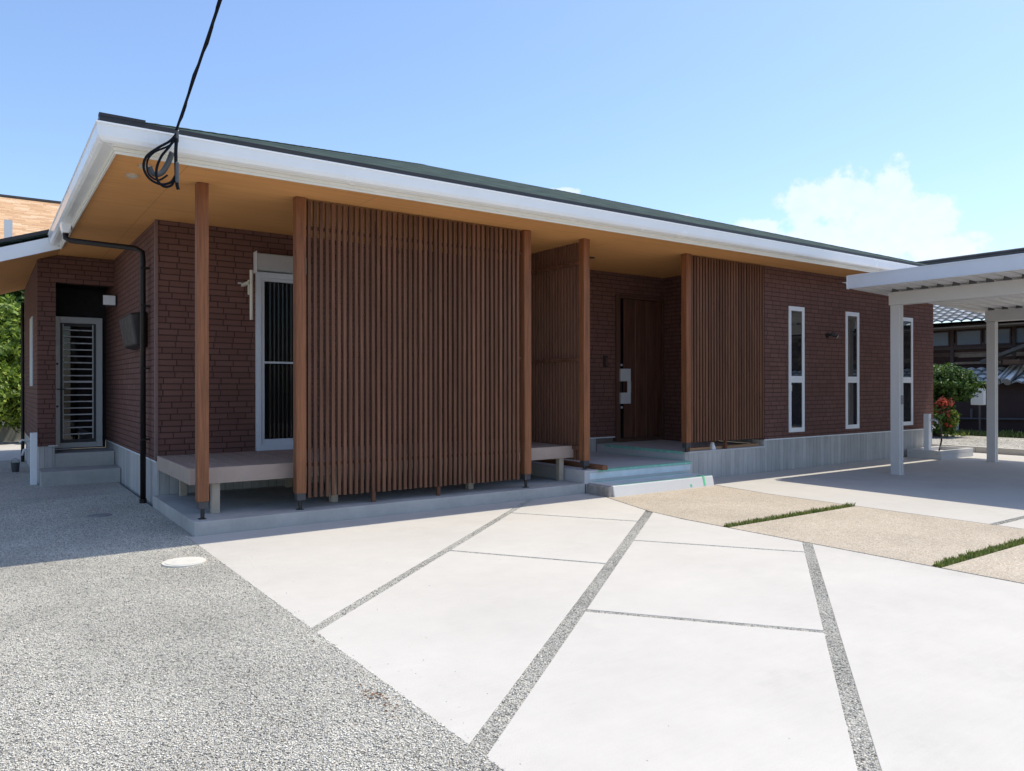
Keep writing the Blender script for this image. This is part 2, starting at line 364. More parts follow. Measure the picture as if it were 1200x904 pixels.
M['fascia'] = plain('cream_fascia', (.78,.75,.68), .45, nz=.04, scale=4)
M['black'] = plain('black_metal', (.018,.016,.016), .4)
M['pipe'] = plain('dark_brown_pipe', (.014,.010,.009), .45, spec=.3)
M['foot'] = plain('dark_grey_steel', (.05,.05,.055), .45)
M['alu'] = plain('silver_aluminium', (.56,.57,.58), .38, metal=.25, nz=.03)
M['aluW'] = plain('white_grey_aluminium', (.76,.77,.78), .38, nz=.03)
M['aluframe'] = plain('pale_window_frame', (.58,.62,.67), .35, nz=.03)  # even blue-grey frame colour, darker than the white-grey aluminium
M['carport'] = plain('pearl_carport_aluminium', (.62,.60,.58), .4, metal=.05, nz=.03, scale=5)
M['carsheet'] = plain('carport_roof_sheet', (.72,.70,.68), .45, metal=.0, nz=.04, scale=6)
M['carfascia'] = plain('carport_fascia', (.68,.70,.74), .4, metal=.15, nz=.03, scale=5)
M['cream'] = plain('cream_bracket', (.62,.58,.47), .5)
M['white'] = plain('white_plastic', (.74,.75,.76), .4, nz=.03)
M['chrome'] = plain('brushed_steel', (.55,.56,.57), .38, metal=.15, nz=.02)
M['glass'] = glass_mat('window_glass', (.012,.013,.015), .03, .35, 1.28)
M['glassD'] = glass_mat('side_door_glass', (.008,.009,.010), .02, .1, 1.35)
M['glassR'] = glass_mat('dark_window_glass', (.02,.022,.024), .015, .12, 2.1)
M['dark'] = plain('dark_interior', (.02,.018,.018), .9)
M['void'] = plain('niche_shade_black', (.012,.010,.010), .7)  # near-black colour stands in for the shade inside the deep niche
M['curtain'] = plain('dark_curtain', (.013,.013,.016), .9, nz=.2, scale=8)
M['roof'] = shingle_mat('green_asphalt_shingle', [(0,(.018,.030,.025)),(.5,(.032,.052,.043)),(1,(.055,.082,.068))], .145, .22)
M['orangeroof'] = shingle_mat('pale_orange_roof', [(0,(.50,.30,.17)),(.5,(.60,.38,.22)),(1,(.70,.50,.33))], .13, .5, dark=.6)
M['gravel'] = gravel_mat('gravel_bed', 150)
M['gravelfar'] = gravel_mat('far_gravel', 30, .62)
M['gravelstrip'] = gravel_mat('joint_gravel', 95, .72)
M['stone'] = stone_mat(); M['stoneJ'] = stone_mat('joint_stone', .84)
M['tape'] = plain('green_masking_tape', (.24,.55,.43), .5, nz=.2, scale=12)
M['tapeP'] = plain('pale_blue_film', (.60,.68,.70), .4, nz=.12, scale=5)
M['leaf'] = leaf_mat('hedge_leaf', [(0,(.07,.12,.015)),(.5,(.18,.28,.035)),(.85,(.32,.42,.06)),(1,(.42,.50,.10))])
M['leafD'] = leaf_mat('evergreen_leaf', [(0,(.025,.06,.012)),(.6,(.07,.14,.022)),(1,(.15,.23,.04))])
M['leafR'] = leaf_mat('red_flower', [(0,(.45,.06,.03)),(.6,(.6,.12,.07)),(1,(.7,.3,.2))])
M['leafY'] = leaf_mat('yellow_green_leaf', [(0,(.10,.16,.02)),(.6,(.2,.27,.04)),(1,(.32,.36,.08))])
M['grass'] = leaf_mat('lawn_grass_blade', [(0,(.09,.13,.025)),(.6,(.19,.25,.05)),(1,(.36,.38,.13))])
M['grassL'] = leaf_mat('verge_grass_blade', [(0,(.10,.14,.03)),(.6,(.2,.24,.05)),(1,(.35,.34,.12))])
M['bark'] = wood_mat('bark', (.06,.042,.03), (.13,.095,.07), .9)
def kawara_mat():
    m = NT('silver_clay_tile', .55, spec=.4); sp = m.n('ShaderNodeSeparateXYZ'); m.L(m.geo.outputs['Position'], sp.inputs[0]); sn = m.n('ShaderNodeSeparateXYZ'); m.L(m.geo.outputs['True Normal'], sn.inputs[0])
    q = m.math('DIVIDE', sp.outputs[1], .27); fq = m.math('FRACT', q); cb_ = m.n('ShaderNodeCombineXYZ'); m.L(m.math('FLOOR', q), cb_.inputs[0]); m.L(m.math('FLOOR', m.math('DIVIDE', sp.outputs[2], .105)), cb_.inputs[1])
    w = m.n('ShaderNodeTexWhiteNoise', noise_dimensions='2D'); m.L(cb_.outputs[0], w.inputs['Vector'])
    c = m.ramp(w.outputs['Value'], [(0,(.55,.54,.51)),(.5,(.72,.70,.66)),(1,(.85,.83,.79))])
    gap = m.rng(m.math('MINIMUM', fq, m.math('SUBTRACT', 1., fq)), .02, .12, .25, 1, True); lip = m.rng(sn.outputs[2], .1, .5, .3, 1)  # dark tile joints; risers painted darker by normal, as shade below each course
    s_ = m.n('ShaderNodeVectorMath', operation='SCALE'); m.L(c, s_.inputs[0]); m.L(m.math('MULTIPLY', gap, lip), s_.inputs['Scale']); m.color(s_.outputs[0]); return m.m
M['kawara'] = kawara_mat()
M['kawaraD'] = plain('dark_clay_tile', (.075,.07,.065), .7, nz=.25, scale=3)
def board_mat():
    m = NT('old_dark_boards', .85, spec=.2); sp = m.n('ShaderNodeSeparateXYZ'); m.L(m.geo.outputs['Position'], sp.inputs[0])
    q = m.math('DIVIDE', sp.outputs[2], .14); w = m.n('ShaderNodeTexWhiteNoise', noise_dimensions='2D')
    cb_ = m.n('ShaderNodeCombineXYZ'); m.L(m.math('FLOOR', q), cb_.inputs[0]); m.L(m.math('FLOOR', m.math('DIVIDE', sp.outputs[1], 1.1)), cb_.inputs[1]); m.L(cb_.outputs[0], w.inputs['Vector'])
    c = m.ramp(w.outputs['Value'], [(0,(.030,.016,.013)),(.6,(.055,.030,.024)),(.85,(.10,.065,.045)),(1,(.20,.14,.10))])
    fr = m.math('FRACT', q); e = m.math('MULTIPLY', m.rng(fr, 0, .12, .3, 1), m.rng(m.noise(m.pos(scale=(1,.08,1)), 40, 5), .3, .7, .7, 1.3))
    s_ = m.n('ShaderNodeVectorMath', operation='SCALE'); m.L(c, s_.inputs[0]); m.L(e, s_.inputs['Scale']); m.color(s_.outputs[0]); m.bump(fr, .5, .01); return m.m
M['boards'] = board_mat()
M['boardlow'] = plain('dark_maroon_board', (.030,.014,.016), .7, nz=.25, scale=4)
M['plaster'] = plain('weathered_plaster', (.42,.40,.36), .9, nz=.15, scale=1.5)
M['earth'] = plain('bare_earth', (.20,.17,.12), .95, nz=.3, scale=1.5, bump=.5)
M['asphalt'] = plain('old_asphalt', (.12,.12,.12), .9, nz=.2, scale=2, bump=.4)
M['cable'] = plain('black_cable', (.006,.008,.013), .7, spec=.15)
M['greyclamp'] = plain('grey_cable_clamp', (.07,.075,.08), .5)
M['downlight'] = plain('white_vent_cap', (.5,.45,.38), .4)
rnd = random.Random(7); rs = np.random.RandomState(11)

# ------------------------------------------------------------------ ground
GR = MB().add([(-400,-400,-.06),(500,-400,-.06),(500,500,-.06),(-400,500,-.06)], [(0,1,2,3)]).build('ground', M['earth']); struct(GR)
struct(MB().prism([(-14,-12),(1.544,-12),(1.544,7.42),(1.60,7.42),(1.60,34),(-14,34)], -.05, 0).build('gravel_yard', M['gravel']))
struct(MB().box(-14, 1.55, 16.9, 22.0, -.04, .012).build('back_path', M['carslab']))

def clip(poly, p, n, d):   # keep the side where (q-p).n >= d
    out = []
    for i in range(len(poly)):
        a, b = poly[i], poly[(i+1) % len(poly)]
        fa = (a[0]-p[0])*n[0] + (a[1]-p[1])*n[1] - d; fb = (b[0]-p[0])*n[0] + (b[1]-p[1])*n[1] - d
        if fa >= 0: out.append(a)
        if fa*fb < 0: t = fa/(fa-fb); out.append((a[0]+(b[0]-a[0])*t, a[1]+(b[1]-a[1])*t))
    return out
def split(poly, a, b, w):
    dx, dy = b[0]-a[0], b[1]-a[1]; l = math.hypot(dx, dy); n = (-dy/l, dx/l)
    return clip(poly, a, n, w/2), clip(poly, a, (-n[0], -n[1]), w/2)
WHITE = [(1.545,-9),(5.985,-9),(5.985,5.4),(6.06,5.98),(6.385,7.05),(6.385,7.412),(1.545,7.412)]
J1 = ((1.54,4.175),(5.49,7.42)); J2 = ((1.5,2.40),(6.05,5.955)); J3 = ((2.63,1.485),(6.0,3.965))
panels = []
A, rest = split(WHITE, *J1, .075); panels.append(A)
B, rest = split(rest, *J2, .095)
u, l = split(B, (3.23,5.54), (4.01,4.39), .036); u2, l2 = split(u, (4.78,6.72), (5.53,5.57), .036) if sum(q[0] for q in u)/len(u) > sum(q[0] for q in l)/len(l) else split(l, (4.78,6.72), (5.53,5.57), .036)
far_, near_ = (u, l) if sum(q[0] for q in u)/len(u) > sum(q[0] for q in l)/len(l) else (l, u)
panels += [near_, u2, l2]
Cc, D = split(rest, *J3, .082)
u, l = split(Cc, (4.82,4.91), (5.64,3.75), .036)
far_, near_ = (u, l) if sum(q[0] for q in u)/len(u) > sum(q[0] for q in l)/len(l) else (l, u)
panels.append(far_)
u, l = split(near_, (3.08,3.55), (3.91,2.47), .048); panels += [u, l]
d1, d2 = split(D, (4.6,2.9), (6.2,.55), .03); panels += [D]
for k, p in enumerate(panels):
    o = MB().prism(p, -.05, 0).build('driveway_panel', M['drive'], bevel=.003); struct(o)
struct(MB().box(1.545, 6.0, -9, 7.41, -.055, -.004).build('joint_gravel_bed', M['gravelstrip']))
for (x0, x1, y0, y1) in ((6.0,8.262,-9,2.82),(6.0,8.262,2.90,4.825)):
    struct(MB().prism([(x0+.004,y0),(x1,y0),(x1,y1),(x0+.004,y1)], -.05, .001).build('paving_panel', M['tan'], bevel=.004))
struct(MB().prism([(6.005,4.915),(8.262,4.915),(8.262,6.0),(8.40,7.05),(8.42,7.3),(6.41,7.3),(6.40,7.05),(6.072,5.98),(6.01,5.46)], -.05, .001).build('paving_panel', M['tan'], bevel=.004))
struct(MB().box(6.0,8.26,2.81,2.91,-.055,-.012).build('planting_strip', M['earth'])); struct(MB().box(6.0,8.26,4.82,4.92,-.055,-.012).build('planting_strip', M['earth']))
struct(MB().prism([(8.272,3.43),(16.78,3.43),(16.78,7.55),(8.43,7.55),(8.42,7.05),(8.275,6.0)], -.05, .002).build('carport_floor', M['carslab'], bevel=.004))
struct(MB().box(8.272,16.78,-9,3.35,-.05,.002).build('carport_floor', M['carslab'], bevel=.004))
struct(MB().box(16.0,16.78,7.565,14,-.05,.002).build('carport_floor', M['carslab']))
struct(MB().box(8.27,16.78,3.34,3.44,-.055,-.014).build('joint_gravel_bed', M['gravelstrip']))
for k in range(-3, 6):
    struct(MB().box(16.785,16.91,k*2.4+.004,k*2.4+2.396,-.05,.125).build('kerb', M['carslab'], bevel=.008))
struct(MB().box(16.91,21.3,-12,40,-.05,.06).build('far_gravel_lot', M['gravelfar']))
struct(MB().box(21.3,60,-12,40,-.05,.03).build('verge_soil', M['earth']))

# loose stones lying on the beds (real little stones)
def stones(name, pts, smin, smax, z=0., mat='stone'):
    n = len(pts); oct_ = np.array([(1,0,0),(-1,0,0),(0,1,0),(0,-1,0),(0,0,1),(0,0,-1)], float)
    F = np.array([(0,2,4),(2,1,4),(1,3,4),(3,0,4),(2,0,5),(1,2,5),(3,1,5),(0,3,5)])
    s = rs.uniform(smin, smax, (n,1,1)) * .5; sh = rs.uniform(.6, 1.25, (n,6,1))
    V = oct_[None]*sh + rs.uniform(-.28,.28,(n,6,3)); V[:,:,2] *= .42
    a = rs.uniform(0, 2*np.pi, n); c, si = np.cos(a)[:,None], np.sin(a)[:,None]
    x, y = V[:,:,0].copy(), V[:,:,1].copy(); V[:,:,0] = x*c - y*si; V[:,:,1] = x*si + y*c
    V = V*s; V[:,:,0] += pts[:,0,None]; V[:,:,1] += pts[:,1,None]; V[:,:,2] += z + s[:,:,0]*.3
    FF = (F[None] + (np.arange(n)*6)[:,None,None]).reshape(-1,3)
    o = rawmesh(name, V.reshape(-1,3), FF, M[mat]); o['kind'] = 'stuff'; return o
def sample_yard(n):
    out = []
    while len(out) < n:
        q = rs.uniform(0,1,(n,2)); Y = 1.4 + (q[:,0]**1.5)*9.5; X = 1.552 - q[:,1]*(1.552 - (.012*Y - .9))
        dens = np.exp(-(Y-1.4)/5); keep = rs.uniform(0,1,n) < np.ones(n)
        P = np.stack([X,Y],1)[keep]; P = P[(np.hypot(P[:,0]-1.30, P[:,1]-6.36) > .175)]; P = P[(P[:,0] > .02*P[:,1]-1.1)]
        out += list(P)
    return np.array(out[:n])
stones('loose_gravel', sample_yard(170000), .005, .0135, .0)
def strip_pts(a, b, w, dens):
    a = np.array(a); b = np.array(b); L = np.linalg.norm(b-a); n = int(L*w*dens); t = rs.uniform(0,1,n); d = (b-a)/L; nn = np.array([-d[1],d[0]])
    return a + (b-a)*t[:,None] + nn*rs.uniform(-w/2,w/2,n)[:,None]
P = np.concatenate([strip_pts(*J1, .072, 17000), strip_pts(*J2, .092, 17000), strip_pts(*J3, .08, 17000),
    strip_pts((3.23,5.54),(4.01,4.39),.028,14000), strip_pts((4.78,6.72),(5.53,5.57),.028,14000), strip_pts((4.82,4.91),(5.64,3.75),.028,14000), strip_pts((3.08,3.55),(3.91,2.47),.04,16000),
    strip_pts((8.28,3.39),(10.5,3.39),.08,12000)])
P = P[(P[:,0] > 1.56) & (P[:,1] < 7.40)]
stones('joint_stones', P, .006, .013, -.005, 'stoneJ')
P = rs.uniform(0,1,(260,2)); P = np.stack([1.55 + P[:,0]**4*1.3, 1.8 + P[:,1]*5], 1); stones('stray_stones', P, .003, .008, .001)

# grass strips
def blades(name, rects, n, h0, h1, mat, lean=.5, w=.004, label=None):
    V = []; F = []
    for (x0,x1,y0,y1,z) in rects:
        q = rs.uniform(0,1,(n,2)); cx = x0+(x1-x0)*q[:,0]; cy_ = y0+(y1-y0)*q[:,1]
        cl = .55 + .45*np.sin(cx*31+rs.uniform(0,6))*np.sin(cx*13.7+2)
        h = rs.uniform(h0,h1,n)*(.75+.5*cl); an = rs.uniform(0,2*np.pi,n); ln = rs.uniform(.1,lean,n)*h; wa = rs.uniform(0,2*np.pi,n)
        dx, dy = np.cos(an)*ln, np.sin(an)*ln; wx, wy = np.cos(wa)*w, np.sin(wa)*w
        base = len(V)*0
        A = np.stack([cx-wx,cy_-wy,np.full(n,z)],1); B = np.stack([cx+wx,cy_+wy,np.full(n,z)],1)
        C_ = np.stack([cx+dx*.45+wx*.8,cy_+dy*.45+wy*.8,z+h*.65],1); D_ = np.stack([cx+dx*.45-wx*.8,cy_+dy*.45-wy*.8,z+h*.65],1)
        E1 = np.stack([cx+dx+wx*.15,cy_+dy+wy*.15,z+h],1); E2 = np.stack([cx+dx-wx*.15,cy_+dy-wy*.15,z+h],1)
        off = sum(len(v) for v in V)
        V.append(np.stack([A,B,C_,D_,E1,E2],1).reshape(-1,3)); k = np.arange(n)[:,None]*6 + off
        F.append(np.concatenate([k+np.array([0,1,2,3]), k+np.array([3,2,4,5])],0))
    o = rawmesh(name, np.concatenate(V), np.concatenate(F), mat); o['kind'] = 'stuff'; return o
blades('dwarf_grass', [(6.03,8.25,4.825,4.915,-.012)], 1700, .02, .05, M['grass'])
blades('dwarf_grass', [(6.03,8.25,2.82,2.905,-.012)], 1800, .02, .05, M['grass'])
blades('verge_grass', [(21.6,23.1,3,14,.03)], 12000, .03, .12, M['grassL'], w=.012)
blades('verge_weeds', [(22.6,23.1,6.5,9.4,.03),(20.4,21.5,9.2,12,.03)], 260, .05, .16, M['leafY'], w=.02, lean=.8)

# ------------------------------------------------------------------ house
SZ = 3.33; FZ = .53
house = thing('house', (9, 10, 0), 'long single-storey brown brick house with deep tan eaves and green hip roof', 'house')
# walls (0.2 thick)
o = MB().box(1.64,8.83,9.5,9.7,FZ,SZ-.003)
wall = MB()
wall.box(1.64,2.775,9.5,9.68,FZ,SZ-.003).box(2.775,3.40,9.5,9.68,3.05,SZ-.003).box(2.775,3.40,9.5,9.68,FZ,.585).box(3.40,8.84,9.5,9.68,FZ,SZ-.003)
wall.box(8.84,10.02,9.5,9.68,2.96,SZ-.003)
wall.build('wall', M['brick'], house)
MB().box(1.64,1.82,9.682,14.1,FZ,SZ-.003).build('wall', M['brick'], house)            # side wall of the living room
MB().box(10.02,10.22,8.95,9.68,.42,SZ-.003).box(10.22,10.5,8.95,9.13,.42,SZ-.003).build('wall', M['brick'], house)
slimX = [(10.935,11.365),(12.612,13.045),(14.525,14.975)]
w = MB(); y0, y1 = 7.565, 7.75; xs = 10.30
for (a, b) in slimX:
    w.box(xs, a, y0, y1, FZ, SZ-.003); w.box(a, b, y0, y1, 2.715, SZ-.003); w.box(a, b, y0, y1, FZ, .615); xs = b
w.box(xs, 15.79, y0, y1, FZ, SZ-.003); w.build('wall', M['brick'], house)
MB().box(10.30,10.48,7.752,8.948,FZ,SZ-.003).box(15.61,15.79,7.752,18.4,FZ,SZ-.003).build('wall', M['brick'], house)
# wing with the side door
w = MB(); sl = .353
def wtop(x): return SZ - sl*max(0, .89-x) - .012
w.hexa([(.645,12.9,FZ-.01),(.875,12.9,FZ-.01),(.875,13.08,FZ-.01),(.645,13.08,FZ-.01),(.645,12.9,wtop(.645)),(.875,12.9,wtop(.875)),(.875,13.08,wtop(.875)),(.645,13.08,wtop(.645))])
w.box(.877,1.638,12.9,13.08,2.93,SZ-.012)
w.hexa([(.645,13.082,FZ-.01),(.80,13.082,FZ-.01),(.80,17,FZ-.01),(.645,17,FZ-.01),(.645,13.082,wtop(.645)),(.80,13.082,wtop(.80)),(.80,17,wtop(.80)),(.645,17,wtop(.645))])
w.build('wall', M['brick'], house)
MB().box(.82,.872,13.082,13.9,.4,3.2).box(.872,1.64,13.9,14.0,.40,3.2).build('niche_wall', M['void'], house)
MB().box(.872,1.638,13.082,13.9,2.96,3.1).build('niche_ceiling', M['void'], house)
MB().box(.78,.90,12.884,12.90,FZ-.012,FZ+.0).build('base_trim', M['aluW'], house)
# corner trims of the siding
MB().box(1.628,1.66,9.488,9.502,FZ,SZ-.004).box(1.628,1.642,9.502,9.535,FZ,SZ-.004).build('corner_trim', plain('brown_corner_trim', (.17,.10,.09), .6), house)
# foundation
f = MB(); f.box(10.30,15.77,7.58,7.80,0-.04,FZ-.012); f.box(1.655,1.80,9.52,14.0,-.04,FZ-.012); f.box(1.802,8.42,9.52,9.66,-.04,FZ-.012)
f.box(15.6,15.77,7.802,18.4,-.04,FZ-.012); f.box(.66,.86,12.915,13.1,-.04,FZ-.012); f.box(.66,.80,13.102,17,-.04,FZ-.012)
f.build('foundation', M['found'], house)
MB().box(10.296,15.785,7.568,7.579,FZ-.022,FZ-.004).box(1.640,1.654,9.50,14.0,FZ-.022,FZ-.004).box(1.655,8.84,9.503,9.518,FZ-.02,FZ-.004).build('base_flashing', M['aluW'], house)
# soffit
MB().box(.895,16.44,6.875,19.1,SZ,SZ+.02).build('soffit', M['soffit'], house)
s = MB(); x0, x1 = -.95, .89
s.hexa([(x0,12.17,SZ-sl*(.89-x0)),(x1,12.17,SZ-.001),(x1,17,SZ-.001),(x0,17,SZ-sl*(.89-x0)),(x0,12.17,SZ+.02-sl*(.89-x0)),(x1,12.17,SZ+.018),(x1,17,SZ+.018),(x0,17,SZ+.02-sl*(.89-x0))])
s.build('sloped_soffit', M['soffit'], house)
# roof
EZ = 3.50; RZ = 5.72
roofE = (.765, 16.58, 6.735, 19.28)
x0, x1, y0, y1 = roofE; hy = (y0+y1)/2; run = hy-y0
r = MB(); 
T = [(x0,y0,EZ+.035),(x1,y0,EZ+.035),(x1,y1,EZ+.035),(x0,y1,EZ+.035),(x0+run,hy,RZ),(x1-run,hy,RZ)]
Bt = [(a,b,c-.05) for a,b,c in T]
r.add(T+Bt, [(0,1,5,4),(1,2,5),(2,3,4,5),(3,0,4),(6,10,11,7),(7,11,8),(8,11,10,9),(9,10,6),(0,6,7,1),(1,7,8,2),(2,8,9,3),(3,9,6,0)])
roof = r.build('roof', M['roof'], house)
sr = MB(); zz = lambda x: EZ+.035 - (RZ-EZ-.035)/run*(x0-x)
sr.hexa([(-1.0,12.12,zz(-1.0)-.045),(x0-.003,12.12,zz(x0)-.045),(x0-.003,17.2,zz(x0)-.045),(-1.0,17.2,zz(-1.0)-.045),(-1.0,12.12,zz(-1.0)),(x0-.003,12.12,zz(x0)),(x0-.003,17.2,zz(x0)),(-1.0,17.2,zz(-1.0))])
sr.build('wing_roof', M['roof'], house)
MB().box(x0-.012,x1+.012,y0-.012,y0-.001,EZ-.028,EZ+.037).box(x0-.012,x0-.001,y0,12.10,EZ-.028,EZ+.037).box(x1+.001,x1+.012,y0,y1,EZ-.028,EZ+.037).build('drip_edge', M['black'], roof)
# black flashing over the first stretch of the eave, hip caps
rp = lambda x, y, d=0: (x, y, EZ+.035 + (RZ-EZ-.035)/run*(y-y0) + d)
MB().box(x0-.014,x0+.32,y0-.015,y0+.05,EZ+.038,EZ+.062).build('corner_flashing', M['black'], roof)
for (sxx, ex) in ((x0, x0+run), (x1, x1-run)):
    cap = MB()
    for k in range(1,40):
        t0, t1 = k/40, (k+1.12)/40; p0 = Vector((sxx+(ex-sxx)*t0, y0+run*t0, EZ+.035+(RZ-EZ-.035)*t0)); p1 = Vector((sxx+(ex-sxx)*min(t1,1), y0+run*min(t1,1), EZ+.035+(RZ-EZ-.035)*min(t1,1)))
        d = (p1-p0).normalized(); sd_ = Vector((d.y,-d.x,0)).normalized()*.11; up = Vector((0,0,.006)); dn = Vector((0,0,-.026))
        cap.add([p0-sd_+dn+up, p0+up*.6, p0+sd_+dn+up, p1-sd_+dn+up, p1+up*1.5, p1+sd_+dn+up], [(0,1,4,3),(1,2,5,4)])
    cap.build('hip_cap', M['roof'], roof)
# gutters: curved white profile with a lip, fascia boards behind it
def gutter_prof():
    return [(0,3.345),(-.10,3.345),(-.125,3.355),(-.143,3.385),(-.148,3.43),(-.152,3.475),(-.160,3.478),(-.160,3.492),(-.140,3.492),(-.135,3.44),(-.128,3.39),(-.105,3.367),(0,3.362)]
gp = gutter_prof(); GY = 6.868; GX = .888
g = MB()
n = len(gp); L_ = 12.13
va = []; 
# front run along x (mitred at the left corner) and side run along y
for (o, z) in gp: va.append((GX+o, GY+o, z))
vb = [(16.445-o, GY+o, z) for (o, z) in gp]
vc = [(GX+o, L_, z) for (o, z) in gp]; vd = [(16.445-o, 19.1, z) for (o, z) in gp]
g.add(va+vb, [(i,n+i,n+(i+1)%n,(i+1)%n) for i in range(n)]); g.add(va+vc, [(i,(i+1)%n,n+(i+1)%n,n+i) for i in range(n)] + [tuple(range(n,2*n))]); g.add(vb+vd, [(i,n+i,n+(i+1)%n,(i+1)%n) for i in range(n)])
g.build('gutter', M['gutter'], house)
fa = MB()
fa.box(GX-.022,16.467,GY-.022,GY+.006,3.315,3.344).box(GX-.012,16.457,GY-.012,GY+.006,3.292+.0,3.314)
fa.box(GX-.022,GX+.006,GY+.0065,12.13,3.315,3.344).box(GX-.012,GX+.006,GY+.0065,12.13,3.296,3.314)
fa.box(GX-.001,16.446,GY,GY+.02,3.345,3.50).box(GX-.001,GX+.02,GY+.021,12.13,3.345,3.50).box(16.44,16.46,GY+.021,19.1,3.31,3.50)
fa.build('fascia', M['fascia'], house, bevel=.002)
rk = MB(); xa, xb = -.98, .80
za = lambda x: SZ-.02-sl*(.89-x)
rk.hexa([(xa,12.135,za(xa)),(.885,12.135,za(.885)),(.885,12.165,za(.885)),(xa,12.165,za(xa)),(xa,12.135,za(xa)+.19),(.76,12.135,za(.76)+.19),(.76,12.165,za(.76)+.19),(xa,12.165,za(xa)+.19)])
rk.build('rake_board', M['gutter'], house)
MB().hexa([(-1.02,12.10,zz(-1.02)-.03),(x0-.02,12.10,zz(x0)-.03),(x0-.02,12.133,zz(x0)-.03),(-1.02,12.133,zz(-1.02)-.03),(-1.02,12.10,zz(-1.02)+.02),(x0-.02,12.10,zz(x0)+.02),(x0-.02,12.133,zz(x0)+.02),(-1.02,12.133,zz(-1.02)+.02)]).build('rake_flashing', M['black'], house)
# gutter outlet and downspout
MB().hexa([(.775,10.40,3.235),(.855,10.40,3.235),(.855,10.56,3.235),(.775,10.56,3.235),(.755,10.37,3.35),(.875,10.37,3.35),(.875,10.59,3.35),(.755,10.59,3.35)]).build('gutter_outlet', M['gutter'], house, bevel=.01)
DS = (1.565, 9.90)
ds = MB().tube([(.815,10.48,3.25),(.815,10.48,3.18),(.86,10.45,3.15),(1.50,9.96,3.05),(1.56,9.905,3.0),(DS[0],DS[1],2.92),(DS[0],DS[1],.0)], .032, 12).build('downspout', M['pipe'], house, smooth=True)
for z in (.75,1.6,2.35,2.8): MB().box(1.535,1.63,9.862,9.938,z,z+.022).build('pipe_clamp', M['pipe'], ds)
MB().tube([(DS[0],DS[1],.0),(DS[0],DS[1],.05)], .04, 12).build('pipe_shoe', M['pipe'], ds)
# slim windows
fr0 = None
for i, (a, b) in enumerate(slimX):
    if i == 0:
        wd = MB(); Y0, Y1 = 7.548, 7.62; t = .040
        wd.box(a,a+t,Y0,Y1,.615,2.715).box(b-t,b,Y0,Y1,.615,2.715).box(a+t,b-t,Y0,Y1,2.715-.05,2.715).box(a+t,b-t,Y0,Y1,.615,.665).box(a+t,b-t,Y0,Y1,1.465,1.53)
        win = wd.build('window', M['aluW'], house, bevel=.004)
        s1 = MB(); k = .022
        for (z0, z1) in ((.665,1.465),(1.53,2.665)):
            s1.box(a+t,a+t+k,Y0+.004,Y1-.02,z0,z1).box(b-t-k,b-t,Y0+.004,Y1-.02,z0,z1).box(a+t+k,b-t-k,Y0+.004,Y1-.02,z0,z0+k).box(a+t+k,b-t-k,Y0+.004,Y1-.02,z1-k,z1)
        s1.build('sash', M['aluW'], win)
        MB().box(a+t+.02,b-t-.02,7.560,7.566,.68,1.45).build('pane', M['glassR'], win); MB().box(a+t+.02,b-t-.02,7.560,7.566,1.545,2.65).build('pane', M['glassR'], win)
        win0, wa = win, a
    else:
        c = copy_tree(win0, house); c.location = (c.location.x + a - wa, c.location.y, c.location.z)
MB().box(10.958,10.972,7.526,7.548,1.30,1.40).build('window_latch', M['aluW'], house)
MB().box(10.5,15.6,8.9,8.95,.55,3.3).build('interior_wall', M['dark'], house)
# the big sliding window
bw = MB(); a, b = 2.775, 3.40
bw.box(a,a+.06,9.45,9.56,.59,2.82).box(b-.06,b,9.45,9.56,.59,2.82).box(a+.06,b-.06,9.45,9.56,2.75,2.82).box(a+.06,b-.06,9.45,9.56,.59,.66)
bwin = bw.build('sliding_window', M['aluframe'], house, bevel=.004)
MB().box(a-.015,b+.015,9.38,9.56,2.83,3.045).build('shutter_box', plain('grey_shutter_box', (.40,.41,.42), .5), bwin, bevel=.02)
MB().box(a-.022,a-.0155,9.37,9.56,2.80,3.06).build('shutter_box_end', M['aluW'], bwin)
sh = MB()
sh.box(a+.06,a+.105,9.475,9.51,.66,2.75).box(b-.105,b-.06,9.475,9.51,.66,2.75).box(a+.105,b-.105,9.475,9.51,.66,.73).box(a+.105,b-.105,9.475,9.51,2.71,2.75).box(a+.105,b-.105,9.478,9.506,1.68,1.705)
sh.build('sash', M['aluframe'], bwin)
MB().box(a+.105,b-.105,9.49,9.496,.74,2.70).build('pane', M['glass'], bwin)
cu = []; cf = []
for k in range(90):
    x = a+.06+(b-a-.12)*k/89; y = 9.60+.009*math.sin(k*.55)+.005*math.sin(k*1.31+1); cu += [(x,y,.66),(x,y,2.75)]
    if k: cf.append((2*k-2,2*k,2*k+1,2*k-1))
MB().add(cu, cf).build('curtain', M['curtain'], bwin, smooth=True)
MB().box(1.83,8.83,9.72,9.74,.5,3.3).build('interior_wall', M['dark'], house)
# entrance door
dr = MB().box(8.93,10.0,9.50,9.56,.50,2.90)
door = MB().box(8.972,9.965,9.515,9.555,.485,2.895).build('entrance_door', M['door'], house)
MB().box(8.84,8.93,9.46,9.56,.44,2.95).box(8.93,10.01,9.47,9.56,2.90,2.952).box(9.972,10.01,9.47,9.56,.44,2.90).box(8.93,9.972,9.47,9.57,.43,.478).build('door_frame', M['door2'], door, bevel=.004)
MB().box(8.94,9.035,9.500,9.514,.49,2.893).build('glass_strip', M['doorglass'], door)
pl = MB()
for (p, q) in ((9.04,9.30),(9.307,9.325),(9.332,9.56),(9.567,9.585),(9.592,9.78),(9.787,9.805),(9.812,9.96)): pl.box(p,q,9.503 if q-p > .05 else 9.507,9.5145,.49,2.893)
pl.build('door_plank', M['door'], door, bevel=.002)
for q in (9.3215,9.5825): MB().box(q,q+.006,9.5015,9.5025,.49,2.893).build('inlay_line', plain('light_inlay',(.24,.17,.13),.4), door)
